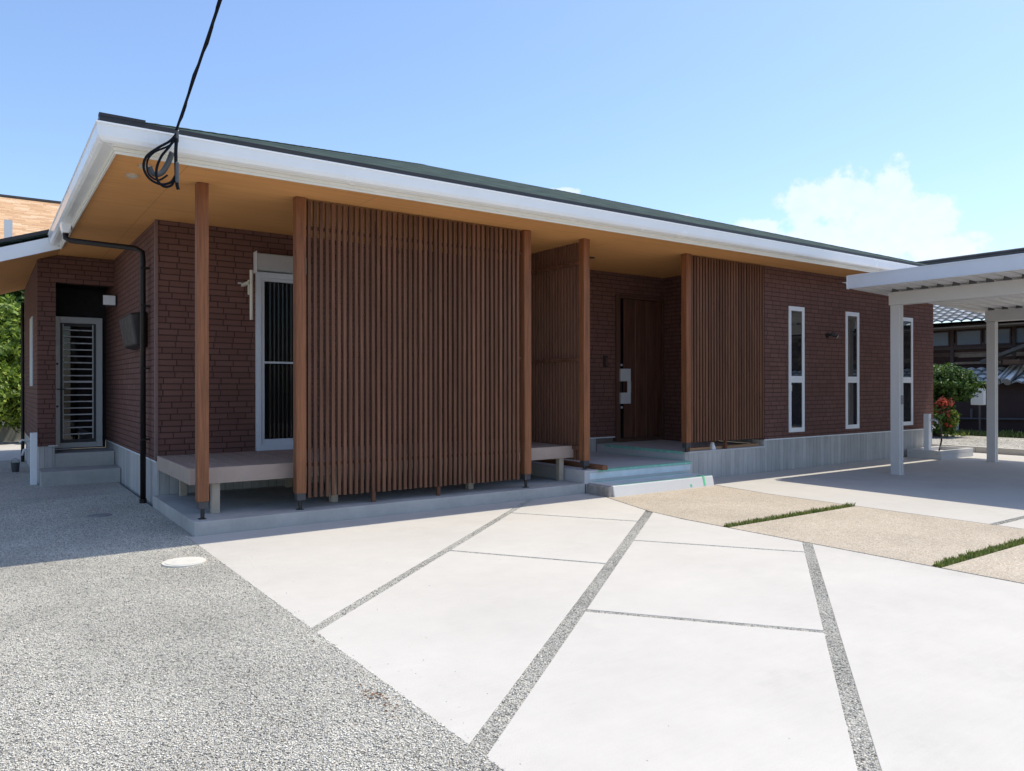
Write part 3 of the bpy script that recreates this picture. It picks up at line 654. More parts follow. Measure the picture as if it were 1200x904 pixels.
MB().box(8.905,9.135,9.42,9.498,1.47,1.685).box(8.905,9.135,9.42,9.498,1.085,1.275).box(9.06,9.135,9.415,9.44,1.2755,1.4695).build('door_handle', M['chrome'], door, bevel=.004)
for lz in (1.75,1.02): MB().tube([(8.985,9.50,lz),(8.985,9.487,lz)], .019, 14).build('lock_cylinder', M['chrome'], door)
# side door in the niche
sdm = MB(); a, b = .915, 1.585; yy = 13.80
sdm.box(a,a+.08,yy,yy+.08,.42,2.50).box(b-.09,b,yy,yy+.08,.42,2.50).box(a+.08,b-.09,yy,yy+.08,2.40,2.50).box(a+.08,b-.09,yy,yy+.08,.42,.50)
sd_ = sdm.build('side_door', M['alu'], house, bevel=.004)
MB().box(a+.08,a+.115,yy+.02,yy+.06,.50,2.40).box(b-.13,b-.09,yy+.02,yy+.06,.50,2.40).box(a+.115,b-.13,yy+.02,yy+.06,2.35,2.40).box(a+.115,b-.13,yy+.02,yy+.06,.50,.55).build('door_leaf', M['foot'], sd_)
MB().box(a+.115,b-.13,yy+.035,yy+.042,.55,2.35).build('pane', M['glassD'], sd_)
gr = MB()
for k in range(17): gr.box(a+.12,b-.135,yy-.02,yy-.005,.63+k*.103,.63+k*.103+(.018 if k != 8 else .03))
gr.box(a+.112,a+.126,yy-.022,yy+.0,.56,2.38).box(b-.146,b-.13,yy-.022,yy+.0,.56,2.38)
gr.build('door_grille', M['aluW'], sd_)
MB().box(a+.03,a+.045,yy-.04,yy,1.34,1.36).box(a+.03,a+.16,yy-.055,yy-.04,1.34,1.36).build('door_handle', M['foot'], sd_)
for lz in (1.75,1.08): MB().tube([(a+.04,yy,lz),(a+.04,yy-.02,lz)],.018,12).build('lock_cylinder', M['foot'], sd_)

# ------------------------------------------------------------------ slab, steps
sl_ = thing('concrete_slab', (4,8.4,0), 'raw grey concrete slab under the timber deck and big slatted screen', 'slab')
MB().box(1.605,6.40,7.42,9.515,-.04,.13).build('slab_body', M['slab'], sl_, bevel=.008)
fl = thing('side_steps', (1.15,12.6,0), 'two low grey concrete steps below the white barred side door', 'steps')
MB().box(.655,1.648,12.30,12.912,-.04,.20).build('step', M['slab'], fl, bevel=.008); MB().box(.866,1.648,12.914,13.79,-.04,.405).build('step', M['slab'], fl, bevel=.008)
es = thing('entrance_steps', (7.6,8.2,0), 'pale concrete entrance steps edged with green masking tape before the walnut front door', 'steps')
MB().hexa([(6.46,6.945,-.03),(8.345,6.945,-.03),(8.345,7.418,-.03),(6.46,7.418,-.03),(6.46,6.985,.138),(8.345,6.985,.138),(8.345,7.418,.138),(6.46,7.418,.138)]).build('step', M['steplit'], es, bevel=.01)  # low step moved forward so the sun falls on its front face
MB().box(6.37,8.418,7.42,9.515,-.03,.292).build('step', M['step'], es, bevel=.008)
MB().box(8.42,10.29,7.58,9.50,-.03,.42).build('step', M['step'], es, bevel=.008)
bk = MB(); rr = random.Random(3)
for k in range(6):
    yA = 6.985+k*.072; bk.hexa([(6.40+rr.uniform(-.012,.012),yA,-.02),(6.459,yA,-.02),(6.459,yA+.072,-.02),(6.395,yA+.072,-.02),(6.405+rr.uniform(-.012,.02),yA+(.03 if k==0 else 0),.118+rr.uniform(-.012,.01)),(6.459,yA,.134),(6.459,yA+.072,.134),(6.40+rr.uniform(-.015,.02),yA+.072,.12)])
bk.build('broken_edge', M['broken'], es, bevel=.005)
tp = MB()
tp.box(6.50,8.342,6.990,7.030,.1385,.1415).box(6.50,8.30,7.385,7.416,.1385,.141)
tp.box(6.60,8.40,7.416,7.419,.262,.290).box(6.60,8.41,7.418,7.465,.2925,.2955).box(8.378,8.417,7.466,9.2,.2925,.295)
tp.box(8.421,8.462,7.60,9.3,.4205,.4235).box(8.416,8.419,7.60,9.3,.385,.4195)
tp.build('masking_tape', M['tape'], es)
gt = plain('bright_green_tape',(.13,.62,.30),.5); MB().hexa([(8.13,6.953,.02),(8.165,6.953,.02),(8.165,6.965,.02),(8.13,6.965,.02),(8.13,6.9825,.145),(8.165,6.9825,.145),(8.165,7.10,.145),(8.13,7.10,.145)]).build('tape_patch', gt, es); MB().hexa([(7.86,6.953,.02),(7.89,6.953,.02),(7.89,6.965,.02),(7.86,6.965,.02),(7.86,6.961,.055),(7.89,6.961,.055),(7.89,6.973,.055),(7.86,6.973,.055)]).build('tape_patch', gt, es)
MB().box(6.60,8.30,7.065,7.384,.1385,.1395).box(6.45,8.37,7.415,7.4175,.175,.255).build('protective_film', M['tapeP'], es)
MB().box(8.425,10.295,7.565,7.579,-.03,.396).build('step_front', M['found'], es)
MB().box(8.42,10.298,7.560,7.60,.398,.418).build('step_edging', M['step'], es)

# ------------------------------------------------------------------ deck
dk = thing('timber_deck', (4,8.6,0), 'low taupe board deck running behind the slatted screens on the concrete slab', 'deck')
db = MB(); k = 0; x = 1.665
while x < 6.44: db.box(x, min(x+.141,6.44), 7.79, 9.445, .568, .592); x += .150
db.build('deck_board', M['deck'], dk, bevel=.003)
MB().box(1.64,6.47,7.765,7.788,.435,.5935).box(1.64,1.6635,7.789,9.445,.435,.5935).box(6.445,6.47,7.789,9.2,.435,.5935).build('deck_skirt', plain('taupe_deck_skirt', (.38,.29,.235), .7, nz=.08, scale=6), dk, bevel=.003)
lx = 1.86
for lx in (1.86,3.10,4.85,6.27):
    for ly in (7.82,9.3):
        MB().box(lx,lx+.075,ly,ly+.075,.13,.566).build('leg', M['deckleg'], dk, bevel=.003)
jb = MB()
for ly in (7.90,8.66,9.36): jb.box(1.70,6.42,ly,ly+.04,.47,.566)
jb.build('joist', plain('brown_joist', (.12,.08,.06), .8), dk)

# ------------------------------------------------------------------ posts and slatted screens
PY0, PY1 = 7.51, 7.612
def post_parts(root, x, zb, zs, pw=.104):
    MB().box(x, x+pw, PY0, PY1, zb, SZ-.004).build('post', M['post'], root, bevel=.004)
    MB().box(x+.012, x+pw-.004, PY0+.012, PY1-.006, zb-.072, zb).build('post_base', M['foot'], root, bevel=.002)
    MB().tube([(x+pw/2+.004,7.565,zs),(x+pw/2+.004,7.565,zb-.07)], .019, 12).box(x+.02,x+pw-.02,7.53,7.60,zs,zs+.006).build('base_pin', M['black'], root)
p1 = thing('porch_post', (1.70,7.56,.13), 'freestanding square reddish timber post at the left corner of the porch slab', 'post')
post_parts(p1, 1.655, .30, .13)
def slat_mesh(x0, x1, z0, z1, y0=7.534, y1=7.572, wd=.034, pitch=.0645, z0b=None):
    m = MB(); x = x0; r_ = random.Random(5)
    while x + wd <= x1+.004:
        dz = r_.uniform(-.004,.004); m.box(x, x+wd, y0+r_.uniform(-.001,.001), y1, z0+dz, z1); x += pitch
    return m
def slats_x(root, x0, x1, z0):
    slat_mesh(x0, x1, z0, SZ-.02).build('slats', M['slat'], root)
    for z in (z0+.32, 1.72, 3.02): MB().box(x0-.02, x1+.02, 7.5755, 7.605, z, z+.035).build('rail', M['slat'], root)
s1 = thing('slatted_screen', (4.1,7.56,.13), 'wide brown vertical slat screen between two reddish posts in front of the big window', 'screen', 'slatted timber screens along the porch')
post_parts(s1, 2.605, .30, .13); post_parts(s1, 5.475, .30, .13)
slats_x(s1, 2.735, 5.465, .245)
for (bx, zb) in ((3.47,.13),(4.28,.13)): MB().box(bx,bx+.04,7.58,7.62,zb,3.2).build('support', M['slat'], s1)
s2 = thing('slatted_screen', (9.4,7.56,.42), 'right-hand brown slat screen on the board-marked base beside the slim windows', 'screen', 'slatted timber screens along the porch')
post_parts(s2, 8.40, .555, .42); slats_x(s2, 8.535, 10.28, .555)
MB().box(9.35,9.39,7.58,7.62,.42,3.2).build('support', M['slat'], s2)
s3 = thing('slatted_screen', (6.5,8.4,.29), 'side slat screen running back to the wall left of the entrance, half in shade', 'screen', 'slatted timber screens along the porch')
post_parts(s3, 6.437, .41, .292)
m = MB(); y = 7.65
while y < 9.44: m.box(6.488,6.518,y,y+.030,.40,SZ-.02); y += .0645
m.build('slats', wood_mat('side_slat_wood', (.086,.034,.018), (.185,.084,.046), .7), s3)  # same browns as the front slats, without board-to-board variation
for z in (.55,1.72,3.0): MB().box(6.44,6.4845,7.612,9.48,z,z+.045).build('rail', M['slat'], s3)
tb = MB().box(6.60,6.69,7.33,9.3,.2925,.352).build('timber_batten', M['sillD'], bevel=.003)
tag(tb, 'loose brown timber batten lying on the middle entrance step beside the side screen', 'batten')
tb = MB().box(8.62,10.27,7.64,7.72,.4205,.462).build('timber_batten', M['sill'], bevel=.003)
tag(tb, 'pale timber batten lying under the right-hand slat screen', 'batten')
pk = MB().hexa([(9.08,7.60,.42),(9.16,7.60,.42),(9.16,7.68,.42),(9.08,7.68,.42),(9.105,7.625,.53),(9.135,7.625,.53),(9.135,7.655,.53),(9.105,7.655,.53)]).build('plastic_spacer', M['white'])
tag(pk, 'small white tapered spacer standing under the right-hand slat screen', 'spacer')

# ------------------------------------------------------------------ fittings on the house
t = thing('laundry_bracket', (2.66,9.3,2.5), 'cream swing-arm laundry pole bracket on the wall beside the big window', 'bracket')
MB().tube([(2.655,9.25,2.20),(2.655,9.25,2.80)], .020, 10).build('arm', M['cream'], t, smooth=False)
MB().box(2.615,2.65,9.24,9.27,2.50,2.68).box(2.60,2.64,9.24,9.495,2.62,2.66).build('hinge', M['cream'], t, bevel=.004)
MB().box(2.56,2.60,9.47,9.485,2.655,2.67).build('hook', M['alu'], t)
t = thing('meter_box', (1.56,10.8,2.05), 'dark brown electricity meter box on the shaded side wall by the downspout', 'meter box')
MB().hexa([(1.50,10.02,1.90),(1.638,10.02,1.86),(1.638,10.95,1.86),(1.50,10.95,1.90),(1.44,10.02,2.28),(1.638,10.02,2.31),(1.638,10.95,2.31),(1.44,10.95,2.28)]).build('box', plain('dark_brown_box', (.022,.016,.014), .5), t, bevel=.03, seg=4)
MB().box(1.52,1.638,10.954,11.0,1.93,2.27).build('lid', M['foot'], t)
t = thing('wall_light', (1.57,12.55,2.65), 'square white-faced outdoor light at the top right of the barred side door', 'lamp')
MB().box(1.45,1.61,12.52,12.55,2.60,2.74).build('face', M['white'], t, bevel=.004)
MB().box(1.50,1.638,12.5505,12.70,2.59,2.75).build('housing', M['black'], t, bevel=.004)
t = thing('spot_light', (12.06,7.5,2.27), 'small black spotlight on the brick wall between two slim windows', 'lamp')
MB().tube([(12.04,7.565,2.27),(12.04,7.545,2.27)], .045, 18).build('mount', M['black'], t)
MB().tube([(12.04,7.55,2.27),(12.04,7.50,2.27),(12.10,7.47,2.25)], .014, 8).build('arm', M['black'], t)
MB().tube([(12.08,7.50,2.30),(12.15,7.44,2.245)], .033, 16).build('head', M['black'], t, smooth=False)
MB().tube([(12.151,7.439,2.244),(12.155,7.436,2.241)], .028, 16).build('lens', M['white'], t)
t = thing('intercom', (8.61,9.49,1.8), 'slim black intercom panel on the brick wall left of the front door', 'intercom')
MB().box(8.56,8.655,9.475,9.499,1.70,1.90).build('panel', M['black'], t, bevel=.004)
MB().box(8.60,8.635,9.466,9.4745,1.73,1.87).build('cover', M['door2'], t)
for (px, py, lab) in ((1.113,7.60,'small round eave vent nearer the brick wall at the left roof corner'),(1.16,7.22,'small round eave vent nearer the white gutter at the left roof corner')):
    t = MB().tube([(px,py,SZ-.001),(px,py,SZ-.022)], .052, 24).tube([(px,py,SZ-.022),(px,py,SZ-.03)], .036, 24).build('eave_vent', M['downlight']); tag(t, lab, 'vent', 'round vents under the left eave')
t = MB().tube([(7.50,8.58,SZ-.001),(7.50,8.58,SZ-.012)], .055, 24).build('downlight', M['black']); tag(t, 'flush round dark downlight in the tan soffit over the entrance', 'lamp')
# water tap at the far end
t = thing('water_tap', (15.0,7.25,0), 'white square tap column with coiled dark hose standing in a concrete basin', 'tap')
MB().box(14.62,15.90,6.86,7.50,-.02,.09).box(14.62,15.90,6.86,6.93,.0901,.165).box(14.62,15.90,7.43,7.50,.0901,.165).box(14.62,14.69,6.931,7.429,.0901,.165).box(15.83,15.90,6.931,7.429,.0901,.165).build('basin', M['step'], t, bevel=.008)
MB().box(14.93,15.03,7.24,7.34,.09,.84).build('column', M['white'], t, bevel=.006)
MB().tube([(15.0,7.24,.72),(15.0,7.18,.73),(15.0,7.12,.70),(15.0,7.11,.66)], .014, 8).tube([(15.04,7.29,.60),(15.12,7.27,.61),(15.20,7.25,.56)], .014, 8).build('spout', M['chrome'], t, smooth=True)
MB().box(15.035,15.08,7.25,7.32,.48,.72).build('hose_holder', M['black'], t, bevel=.01)
hp = [(15.07,7.28,.66),(15.2,7.3,.74),(15.42,7.3,.70),(15.55,7.3,.52),(15.56,7.3,.30),(15.45,7.28,.15),(15.36,7.25,.11)]
MB().tube(hp, .016, 8).build('hose', M['black'], t, smooth=True)
# white utility column at the left
t = thing('tap_column', (.58,12.5,0), 'white square pipe column with a small tap beside the side steps', 'tap')
MB().box(.545,.63,12.60,12.69,0,.74).build('column', M['white'], t, bevel=.006)
MB().tube([(.545,12.65,.62),(.45,12.65,.64),(.42,12.65,.60)], .014, 8).tube([(.545,12.66,.52),(.47,12.66,.50),(.45,12.66,.42)], .014, 8).build('spout', M['chrome'], t, smooth=True)
t = thing('dark_bucket', (.42,14.6,0), 'small dark grey bucket on the gravel beyond the white tap column', 'bucket')
MB().tube([(.43,14.7,0),(.43,14.7,.15)], [.05,.065], 16).build('pail', M['foot'], t)
MB().tube([(.37,14.7,.15),(.39,14.7,.20),(.43,14.7,.22),(.47,14.7,.20),(.49,14.7,.15)], .004, 6).build('handle', M['foot'], t)
# side of wing: dark pipe + pale window frame
MB().box(.628,.643,14.0,14.7,1.4,2.5).build('window', M['aluframe'], house)
MB().tube([(.60,16.6,0),(.60,16.6,2.95)], .03, 10).build('downspout', M['pipe'], house)
t = MB().disc((1.30,6.36,0), .162, .012, 48).disc((1.30,6.36,.012), .140, .004, 48).box(1.21,1.24,6.35,6.37,.016,.018).build('manhole_cover', plain('cream_plastic_cover', (.62,.60,.54), .6, nz=.1, scale=8, bump=.2), bevel=.003); tag(t, 'round cream inspection cover in the sunlit gravel beside the driveway', 'manhole cover', 'round inspection covers')
t = MB().disc((1.03,9.2,0), .12, .006, 32).disc((1.03,9.2,.006), .095, .003, 32).build('manhole_cover', plain('grey_plastic_cover', (.26,.26,.25), .7, nz=.25, scale=20, bump=.3), bevel=.002); tag(t, 'grey inspection cover sunk in the shaded gravel before the side steps', 'manhole cover', 'round inspection covers')

# ------------------------------------------------------------------ service cable
t = thing('service_cable', (1.29,6.66,3.35), 'black overhead service cable coming down to loops at the left eave', 'cable')
A0 = Vector((1.30,6.63,3.50)); B0 = Vector((1.244,5.0,3.868)); D0 = (B0-A0)
pts = [A0 + D0*s + Vector((0,0,.010*s*(s-1))) for s in [k*.5 for k in range(0, 24)]]
MB().tube(pts, .0105, 8).build('cable', M['cable'], t, smooth=True)
MB().tube([p + Vector((.012*math.sin(i*1.3),0,.012*math.cos(i*1.3))) for i, p in enumerate([A0 + D0*k*.12 + Vector((0,0,.010*(k*.12)*(k*.12-1))) for k in range(60)])], .006, 6).build('messenger_wire', M['cable'], t, smooth=True)
def loop(pts, r, mat, nm): 
    P = []
    for i in range(len(pts)-1):
        p0, p1, p2, p3 = [Vector(pts[max(0,min(len(pts)-1,j))]) for j in (i-1,i,i+1,i+2)]
        for s in range(6):
            u_ = s/6; P.append(.5*((2*p1)+(p2-p0)*u_+(2*p0-5*p1+4*p2-p3)*u_*u_+(3*p1-p0-3*p2+p3)*u_**3))
    P.append(Vector(pts[-1])); return MB().tube(P, r, 8).build(nm, mat, t, smooth=True)
loop([(1.30,6.63,3.47),(1.25,6.63,3.40),(1.16,6.64,3.33),(1.08,6.65,3.25),(1.06,6.66,3.16),(1.10,6.66,3.08),(1.18,6.66,3.045),(1.26,6.66,3.07),(1.30,6.65,3.14)], .010, M['cable'], 'loop')
loop([(1.29,6.62,3.44),(1.25,6.63,3.36),(1.19,6.64,3.27),(1.155,6.65,3.17),(1.16,6.66,3.08),(1.21,6.66,3.03),(1.27,6.66,3.05),(1.29,6.66,3.11)], .010, M['cable'], 'loop')
loop([(1.30,6.62,3.43),(1.25,6.66,3.37),(1.14,6.67,3.30),(1.09,6.68,3.22),(1.10,6.68,3.12),(1.17,6.68,3.08),(1.24,6.67,3.13)], .008, M['cable'], 'loop')
loop([(1.30,6.62,3.43),(1.295,6.63,3.32),(1.30,6.64,3.17),(1.305,6.65,3.08),(1.32,6.66,3.02)], .014, M['cable'], 'tail')
loop([(1.28,6.70,3.33),(1.25,6.70,3.24),(1.20,6.70,3.15),(1.14,6.70,3.13),(1.11,6.70,3.18)], .022, M['greyclamp'], 'conduit_elbow')
MB().box(1.292,1.318,6.617,6.643,3.40,3.50).build('clamp', M['greyclamp'], t, bevel=.008); MB().box(1.29,1.32,6.62,6.64,3.07,3.24).build('sleeve', M['greyclamp'], t, bevel=.008)
loop([(1.315,6.63,3.5),(1.325,6.72,3.46),(1.33,6.73,3.38)], .004, M['alu'], 'tie_wire')

# ------------------------------------------------------------------ carport
cp = thing('carport', (13.8,6.2,0), 'pale aluminium cantilever carport with a ribbed flat roof beside the house', 'carport')
cs = -.03; CX0, CX1, CY0, CY1 = 10.93, 16.6, 1.0, 6.52
zc = lambda x: 3.09 + cs*(x-CX0)
for (px) in (11.665, 14.985):
    zt = zc(px)-.19-.23
    po = MB().box(px,px+.050,6.10,6.24,.002,zt).box(px+.064,px+.12,6.10,6.24,.002,zt).box(px+.050,px+.064,6.118,6.222,.002,zt).box(px-.003,px,6.10,6.155,.002,zt).box(px-.003,px,6.172,6.24,.002,zt).build('post', M['carport'], cp, bevel=.004)
    MB().box(px-.012,px+.132,6.088,6.252,.002,.01).build('post_collar', M['carport'], po)
    if px < 12: MB().box(px+.045,px+.085,6.08,6.0995,1.10,1.24).build('label_plate', plain('grey_plate', (.25,.24,.23), .5), po)
    zb0, zb1 = zt, zc(px)-.215
    bmn = MB().box(px-.02,px+.14,CY0+.05,6.26,zb0+.004,zb1).build('beam', M['carport'], cp, bevel=.006)
# roof sheet: trapezoid ribs running along x
PT = .225; prof = []; y = CY0+.03
while y < CY1-.03: prof += [(y,.0),(y+.13,.0),(y+.145,.095),(y+.21,.095)]; y += PT
v = []; f = []
for i, (yy_, dz) in enumerate(prof):
    v += [(CX0+.05,yy_,zc(CX0)-.185+dz),(CX1-.05,yy_,zc(CX1)-.185+dz)]
    if i: f.append((2*i-2,2*i-1,2*i+1,2*i))
o = MB().add(v, f).build('roof_sheet', M['carsheet'], cp); mm = o.modifiers.new('thickness', 'SOLIDIFY'); mm.thickness = .004; mm.offset = 1
fz = MB()
fz.box(CX0,CX0+.045,CY0,CY1,zc(CX0)-.20,zc(CX0)).box(CX0-.008,CX0+.0,CY0,CY1,zc(CX0)-.018,zc(CX0)+.003).box(CX0-.008,CX0+.0,CY0,CY1,zc(CX0)-.203,zc(CX0)-.188)
fz.build('left_fascia', M['carfascia'], cp, bevel=.003)
MB().box(CX0-.006,CX0+.05,CY1,CY1+.012,zc(CX0)-.205,zc(CX0)+.003).build('fascia_end_cap', M['white'], cp)
def xband(ya, yb, dz0, dz1, nm, mt): 
    xa, xb = CX0+.046, CX1
    return MB().hexa([(xa,ya,zc(xa)+dz0),(xb,ya,zc(xb)+dz0),(xb,yb,zc(xb)+dz0),(xa,yb,zc(xa)+dz0),(xa,ya,zc(xa)+dz1),(xb,ya,zc(xb)+dz1),(xb,yb,zc(xb)+dz1),(xa,yb,zc(xa)+dz1)]).build(nm, mt, cp, bevel=.003)
xband(CY1-.05, CY1, -.15, 0, 'back_fascia', M['carfascia']); xband(CY0, CY0+.05, -.20, 0, 'front_fascia', M['carfascia'])
for px in (11.665, 14.985):
    y = CY0+.03; zb = zc(px)-.211; pf = []
    while y < 6.2: pf += [(y+.120,zb),(y+.146,zb+.113),(y+.209,zb+.113),(y+.232,zb)]; y += PT
    rc = MB(); n_ = len(pf); V_ = []; F_ = []
    for (yy_, z_) in pf: V_ += [(px-.02,yy_,zb-.002),(px-.02,yy_,z_)]
    V_ = V_ + [(x_+.008,y_,z_) for x_,y_,z_ in V_]; m2 = 2*n_
    for k in range(n_-1): F_ += [(2*k,2*k+2,2*k+3,2*k+1),(m2+2*k,m2+2*k+1,m2+2*k+3,m2+2*k+2),(2*k+1,2*k+3,m2+2*k+3,m2+2*k+1)]
    rc.add(V_, F_)
    rc.build('rib_closure', plain('dark_closure', (.10,.10,.10), .7), cp)
MB().box(CX1+.001,CX1+.12,CY0,CY1,zc(CX1)-.20,zc(CX1)-.02).build('carport_gutter', M['carfascia'], cp)

# ------------------------------------------------------------------ foliage
def leaf_cloud(name, blobs, n, size, mat, parent, seed=1, flat=.0, hollow=.35):
    r_ = np.random.RandomState(seed); V = []; tot = sum(b[3]*b[4]*b[5] for b in blobs)
    for (cx, cy_, cz, rx, ry, rz) in blobs:
        k = int(n*rx*ry*rz/tot); d = r_.normal(size=(k,3)); d /= np.linalg.norm(d,axis=1)[:,None]; rad = (hollow + (1-hollow)*r_.uniform(0,1,k)**.5)
        lump = 1 + .16*np.sin(d[:,0]*5+cx*3)*np.sin(d[:,1]*6+1)*1.5 + .12*np.sin(d[:,2]*9+cz) + r_.normal(0,.05,k)
        P_ = d*rad[:,None]*lump[:,None]*np.array([rx,ry,rz]) + np.array([cx,cy_,cz])
        nn = d*.7 + r_.normal(0,.6,(k,3)); nn /= np.linalg.norm(nn,axis=1)[:,None]
        a = np.cross(nn, r_.normal(size=(k,3))); a /= np.linalg.norm(a,axis=1)[:,None]; b = np.cross(nn, a)
        s = (size*r_.uniform(.6,1.3,k))[:,None]
        V.append(np.stack([P_-a*s, P_+b*s*.45+nn*s*.12, P_+a*s, P_-b*s*.45+nn*s*.12],1).reshape(-1,3))
    V = np.concatenate(V); F = np.arange(len(V)).reshape(-1,4)
    return rawmesh(name, V, F, mat, parent)
def limbs(parent, base, tips, r0):
    m = MB(); b = Vector(base)
    for tp_ in tips:
        t_ = Vector(tp_); mid = (b+t_)/2 + Vector((rnd.uniform(-.1,.1), rnd.uniform(-.1,.1), .05)); m.tube([b, mid, t_], [r0, r0*.6, r0*.25], 7)
    return m.build('trunk', M['bark'], parent, smooth=True)
# left hedge and tree
t = thing('clipped_hedge', (-.9,21.5,0), 'bright green broadleaf hedge behind the gravel yard at the left edge', 'hedge')
leaf_cloud('leaves', [(-.6+ i*.75 - 1.5, 21.9+.25*math.sin(i*2), 1.15+.1*math.sin(i), .65,.6,.75) for i in range(6)], 30000, .075, M['leaf'], t, 3)
limbs(t, (-.6,21.9,0), [(-1.2,21.9,1.4),(-.2,21.8,1.5),(.3,22,1.3),(-.8,21.7,1.6)], .05)
t = thing('garden_tree', (.1,23.2,0), 'leafy light-green tree rising behind the clipped hedge at the left edge', 'tree', 'trees at the left edge')
leaf_cloud('crown', [(-.5,22.7,3.0,.95,.9,.75),(.4,22.9,2.8,.75,.8,.8),(-1.5,22.9,2.9,1.0,.9,.9),(.1,22.5,2.35,.75,.7,.5)], 26000, .09, M['leaf'], t, 4)
limbs(t, (-.3,23,0), [(-.9,23,3),(.3,23,2.9),(-.2,22.8,3.2),(-1.4,23,2.8)], .1)
t = thing('garden_tree', (-.2,27,0), 'darker evergreen tree showing above the light-green one under the wing eave', 'tree', 'trees at the left edge')
leaf_cloud('crown', [(-.6,27,4.0,1.9,1.4,1.5),(1.0,27.4,3.8,1.5,1.3,1.5),(.2,27,2.5,2.2,1.2,1.5)], 26000, .11, M['leafD'], t, 5)
limbs(t, (-.1,27.2,0), [(-.9,27,3.9),(1.1,27.3,3.8),(0,27,4.4)], .14)
t = MB().box(-9,1.4,22.9,23.05,0,.42).build('garden_wall', M['plaster']); tag(t, 'low pale garden wall at the foot of the left hedge', 'wall')
# right shrubs
t = thing('round_shrub', (20.6,9.55,0), 'rounded dark green evergreen shrub at the right corner of the house', 'shrub')
leaf_cloud('crown', [(20.6,9.75,1.45,.75,.75,.48),(20.7,9.35,1.38,.55,.55,.40),(20.5,10.4,1.5,.8,.8,.45)], 16000, .05, M['leafD'], t, 6)
limbs(t, (20.6,9.8,0), [(20.4,9.9,1.2),(20.9,9.5,1.2),(20.6,10.3,1.3),(20.6,9.3,1.1)], .06)
t = thing('flowering_shrub', (20.2,9.45,0), 'low shrub with red-orange blooms below the rounded green shrub', 'shrub')
leaf_cloud('leaves', [(20.1,9.45,.55,.45,.42,.42),(20.3,9.95,.6,.5,.5,.45)], 5000, .05, M['leafD'], t, 8)
leaf_cloud('blooms', [(20.0,9.30,.95,.22,.22,.13),(19.95,9.42,.72,.2,.2,.18),(19.95,9.15,.62,.14,.16,.16),(20.0,9.22,.42,.2,.18,.12)], 520, .05, M['leafR'], t, 9)
leaf_cloud('young_leaves', [(19.9,9.62,.72,.22,.25,.2),(19.9,9.05,.55,.12,.14,.2)], 900, .05, M['leafY'], t, 10)
limbs(t, (20.1,9.5,0), [(20.0,9.3,.9),(20.1,9.7,.8),(20.2,9.4,1.0)], .025)

# ------------------------------------------------------------------ old tiled house on the right
jh = thing('old_tiled_house', (27,8,0), 'old dark timber house with silver clay roof tiles beyond the gravel lot', 'house')
FX = 24.0
MB().box(FX,FX+7,-3,22,0,3.30).build('wall', M['boards'], jh)
MB().box(FX-.9,FX-.002,-3,22,3.06,3.10).build('eave_board', plain('grey_eave_board', (.16,.12,.09), .8), jh)
def tiles(name, xe, ze, xr, zr, ya, yb, parent, pitch=.27, rows=None, mat='kawara'):
    """curved pan tiles: wave along y, stepped courses up the slope"""
    L2 = math.hypot(xr-xe, zr-ze); rows = rows or int(L2/.26); ny = int((yb-ya)/pitch*10)+1
    ys = np.linspace(ya, yb, ny); ph = (ys/pitch) % 1; wave = .06*np.abs(np.sin(np.pi*ph))**.8; V = []; F = []
    for r_ in range(rows):
        for e, lift in ((0,.065),(1,.0)):
            t_ = (r_+e)/rows; x_ = xe+(xr-xe)*t_; z_ = ze+(zr-ze)*t_+lift
            V.append(np.stack([np.full(ny,x_)+0*ys, ys, z_+wave],1))
        for e in (0,):
            pass
    V = np.concatenate(V); m_ = 2*rows
    for r_ in range(m_-1):
        a = np.arange(ny-1)+r_*ny; F.append(np.stack([a,a+1,a+1+ny,a+ny],1))
    # lower lip of the first course
    lip = V[:ny].copy(); lip[:,2] -= .05 + .0; base = len(V); V = np.concatenate([V, lip]); a = np.arange(ny-1); F.append(np.stack([a+base,a+base+1,a+1,a],1))
    return rawmesh(name, V, np.concatenate(F), M[mat], parent)
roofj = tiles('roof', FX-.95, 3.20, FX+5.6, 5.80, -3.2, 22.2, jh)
rg = MB()
for k in range(5): rg.box(FX+5.45-.02*(4-k)*-1, FX+5.85-.02*(4-k), -3.4, 22.4, 5.70+k*.07, 5.765+k*.07)
rg.tube([(FX+5.65,-3.5,6.10),(FX+5.65,22.5,6.10)], .09, 10)
rg.build('ridge', M['kawaraD'], jh)
w = MB(); p = MB()
for (ya, yb) in ((11.05,11.75),(10.15,10.80),(9.38,10.03),(8.6,9.25),(7.8,8.45),(6.9,7.6),(12.1,12.8)):
    wf = MB().box(FX-.03,FX-.002,ya-.04,yb+.04,2.56,2.60).box(FX-.03,FX-.002,ya-.04,yb+.04,3.0,3.04).box(FX-.03,FX-.002,ya-.04,ya,2.60,3.0).box(FX-.03,FX-.002,yb,yb+.04,2.60,3.0).build('window', plain('brown_window_frame', (.05,.03,.025), .7) if 'wfm' not in M else M['wfm'], jh)
    M['wfm'] = wf.data.materials[0]
    MB().box(FX-.015,FX-.008,ya,yb,2.60,3.0).build('pane', M['jpane'] if 'jpane' in M else M.setdefault('jpane', plain('grey_blue_pane', (.16,.20,.24), .15, nz=.1, scale=2)), wf)
for yy_ in (12.0,10.93,9.28-.02,7.68,6.1,4.5): MB().box(FX-.06,FX-.031,yy_-.05,yy_+.05,1.8,3.1).build('wall_stud', M['wfm'], jh)
MB().box(FX-.05,FX-.031,-3,22,2.46,2.55).build('sill_rail', M['wfm'], jh)
# pale weathered boards across the upper wall
MB().box(FX-.04,FX-.003,8.3,10.75,2.22,2.33).box(FX-.04,FX-.003,9.6,10.9,2.02,2.09).build('weathered_board', plain('bleached_board', (.20,.15,.11), .85, nz=.3, scale=5), jh)
